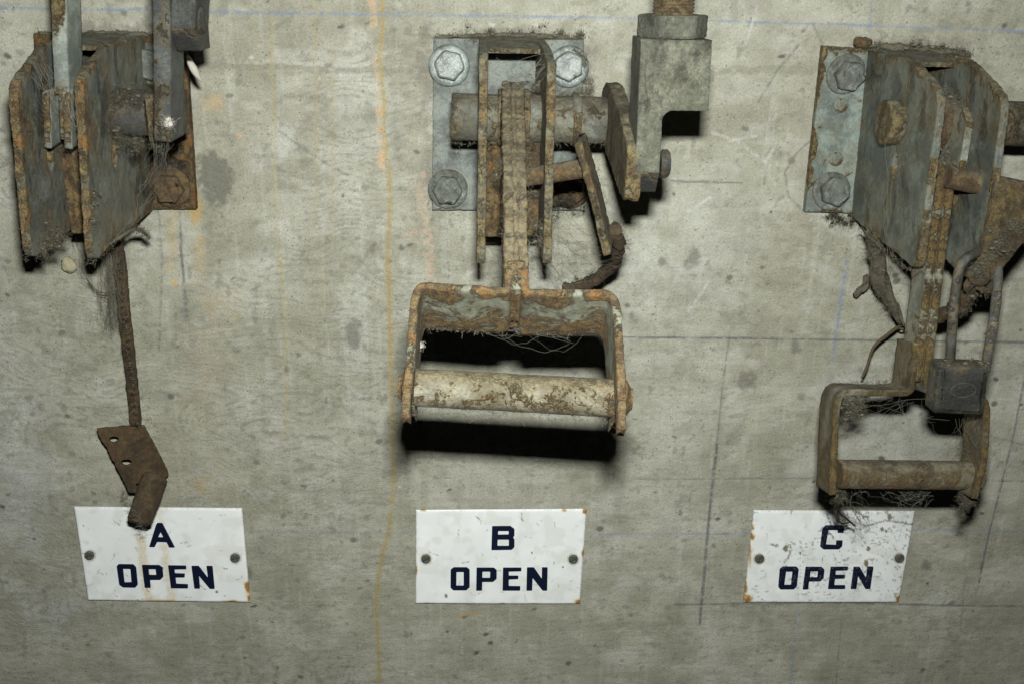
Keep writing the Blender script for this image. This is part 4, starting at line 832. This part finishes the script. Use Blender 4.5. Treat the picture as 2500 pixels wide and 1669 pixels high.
cob([(P(1340, 560, 90), P(1360, 690, 60)), (P(1240, 640, 120), P(1180, 620, 110))], 16, 'thin web below the middle side plates', .15, 6, 7, M_fuzz)
cob([(P(2050, 1195, 140), P(2120, 1280, 60)), (P(2055, 1205, 140), P(2100, 1300, 70))], 14, 'wispy web falling from the right handle over the sign', .22, 3, 4, M_fuzz)
cob([(P(2190, 1190, 140), P(2260, 1190, 142)), (P(2200, 1200, 140), P(2250, 1215, 140)), (P(2090, 1195, 146), P(2110, 1225, 146))], 24, 'tangled web under the right grip bar', .15, 8, 4)
cob([(P(2060, 970, 142), P(2300, 990, 150)), (P(2070, 1090, 140), P(2200, 960, 140)), (P(2220, 960, 140), P(2250, 1110, 140))], 14, 'loose strands inside the right handle', .12, 7, 6)
cob([(P(2370, 1020, 160), P(2350, 1120, 148)), (P(2385, 1020, 160), P(2400, 1150, 150)), (P(2370, 1100, 150), P(2340, 1135, 148))], 40, 'dense web in the right-hand side of the padlocked handle', .16, 2, 4, M_fuzz)
cob([(P(2150, 350, 110), P(2170, 650, 130)), (P(2165, 400, 120), P(2175, 700, 120))], 2, 'strand down the face of the right bracket plate', .28, 2, 1.5, M_fuzz)
cob([(P(80, 155, 138), P(180, 300, 140)), (P(95, 180, 138), P(172, 290, 138))], 8, 'cobweb strung across the left bracket plates', .17, 4, 2.5)
cob([(P(395, 350, 150), P(365, 470, 100)), (P(365, 470, 100), P(290, 590, 110)), (P(400, 340, 150), P(370, 450, 110))], 22, 'cobweb from the upright crank arm down to the left plate', .15, 3, 3)
cob([(P(60, 270, 130), P(110, 300, 120)), (P(70, 290, 130), P(100, 310, 120)), (P(110, 350, 112), P(180, 365, 112))], 14, 'fine threads beside the left hub plates', .13, 4, 4, M_fuzzd)
cob([(P(180, 590, 110), P(225, 700, 10)), (P(215, 690, 12), P(275, 716, 30))], 7, 'thread from the left bracket to the hanging bar', .3, 3, 1.2, M_fuzzd)
cob([(P(262, 620, 55), P(268, 800, 30)), (P(275, 620, 55), P(285, 790, 48))], 40, 'grey web sheath along the hanging rusted bar', .2, 3, 3, M_fuzz)
cob([(P(455, 90, 150), P(459, 138, 72))], 3, 'thread holding the pale seed husk', .12, 1, .4)
cob([(P(1105, 360, 60), P(1130, 390, 30)), (P(1460, 440, 170), P(1480, 500, 60))], 8, 'stray threads round the middle lever shaft', .1, 3, 2)
# loose hairs along rusty edges (one drift per bracket)
def edge_hairs(pts, n_, label, ln=5, mat=M_fuzz):
    A = []
    for a, b in pts: A += [a.lerp(b, k/24) for k in range(25)]
    return tag(link('edge_hair', fibres(A, n_, ln, .12, .6, jit=.9), mat), label, 'dust', kind='stuff')
edge_hairs([(P(1181, 160, 138), P(1174, 640, 138)), (P(1347, 170, 138), P(1336, 640, 138)), (P(1225, 210, 100), P(1236, 660, 250)), (P(1285, 210, 100), P(1298, 660, 250)), (P(1020, 800, 236), P(1400, 812, 240)), (P(1010, 1005, 290), P(1500, 1028, 290)), (P(1110, 350, 90), P(1470, 350, 90))], 1500, 'fine dust hairs on the middle lever and bracket edges', 4.5)
edge_hairs([(P(2280, 700, 125), P(2262, 940, 140)), (P(2050, 1188, 140), P(2380, 1192, 140)), (P(2100, 560, 60), P(2230, 670, 130)), (P(2040, 940, 120), P(2200, 930, 130)), (P(2310, 210, 138), P(2250, 660, 138))], 1100, 'fine dust hairs on the right lever and bracket edges', 4.5)
edge_hairs([(P(26, 200, 138), P(67, 630, 138)), (P(188, 190, 138), P(218, 630, 138)), (P(225, 640, 130), P(360, 515, 10)), (P(290, 640, 60), P(335, 1030, 50)), (P(300, 1200, 60), P(350, 1290, 80))], 1200, 'fine dust hairs on the left bracket and hanging bar', 4.5)
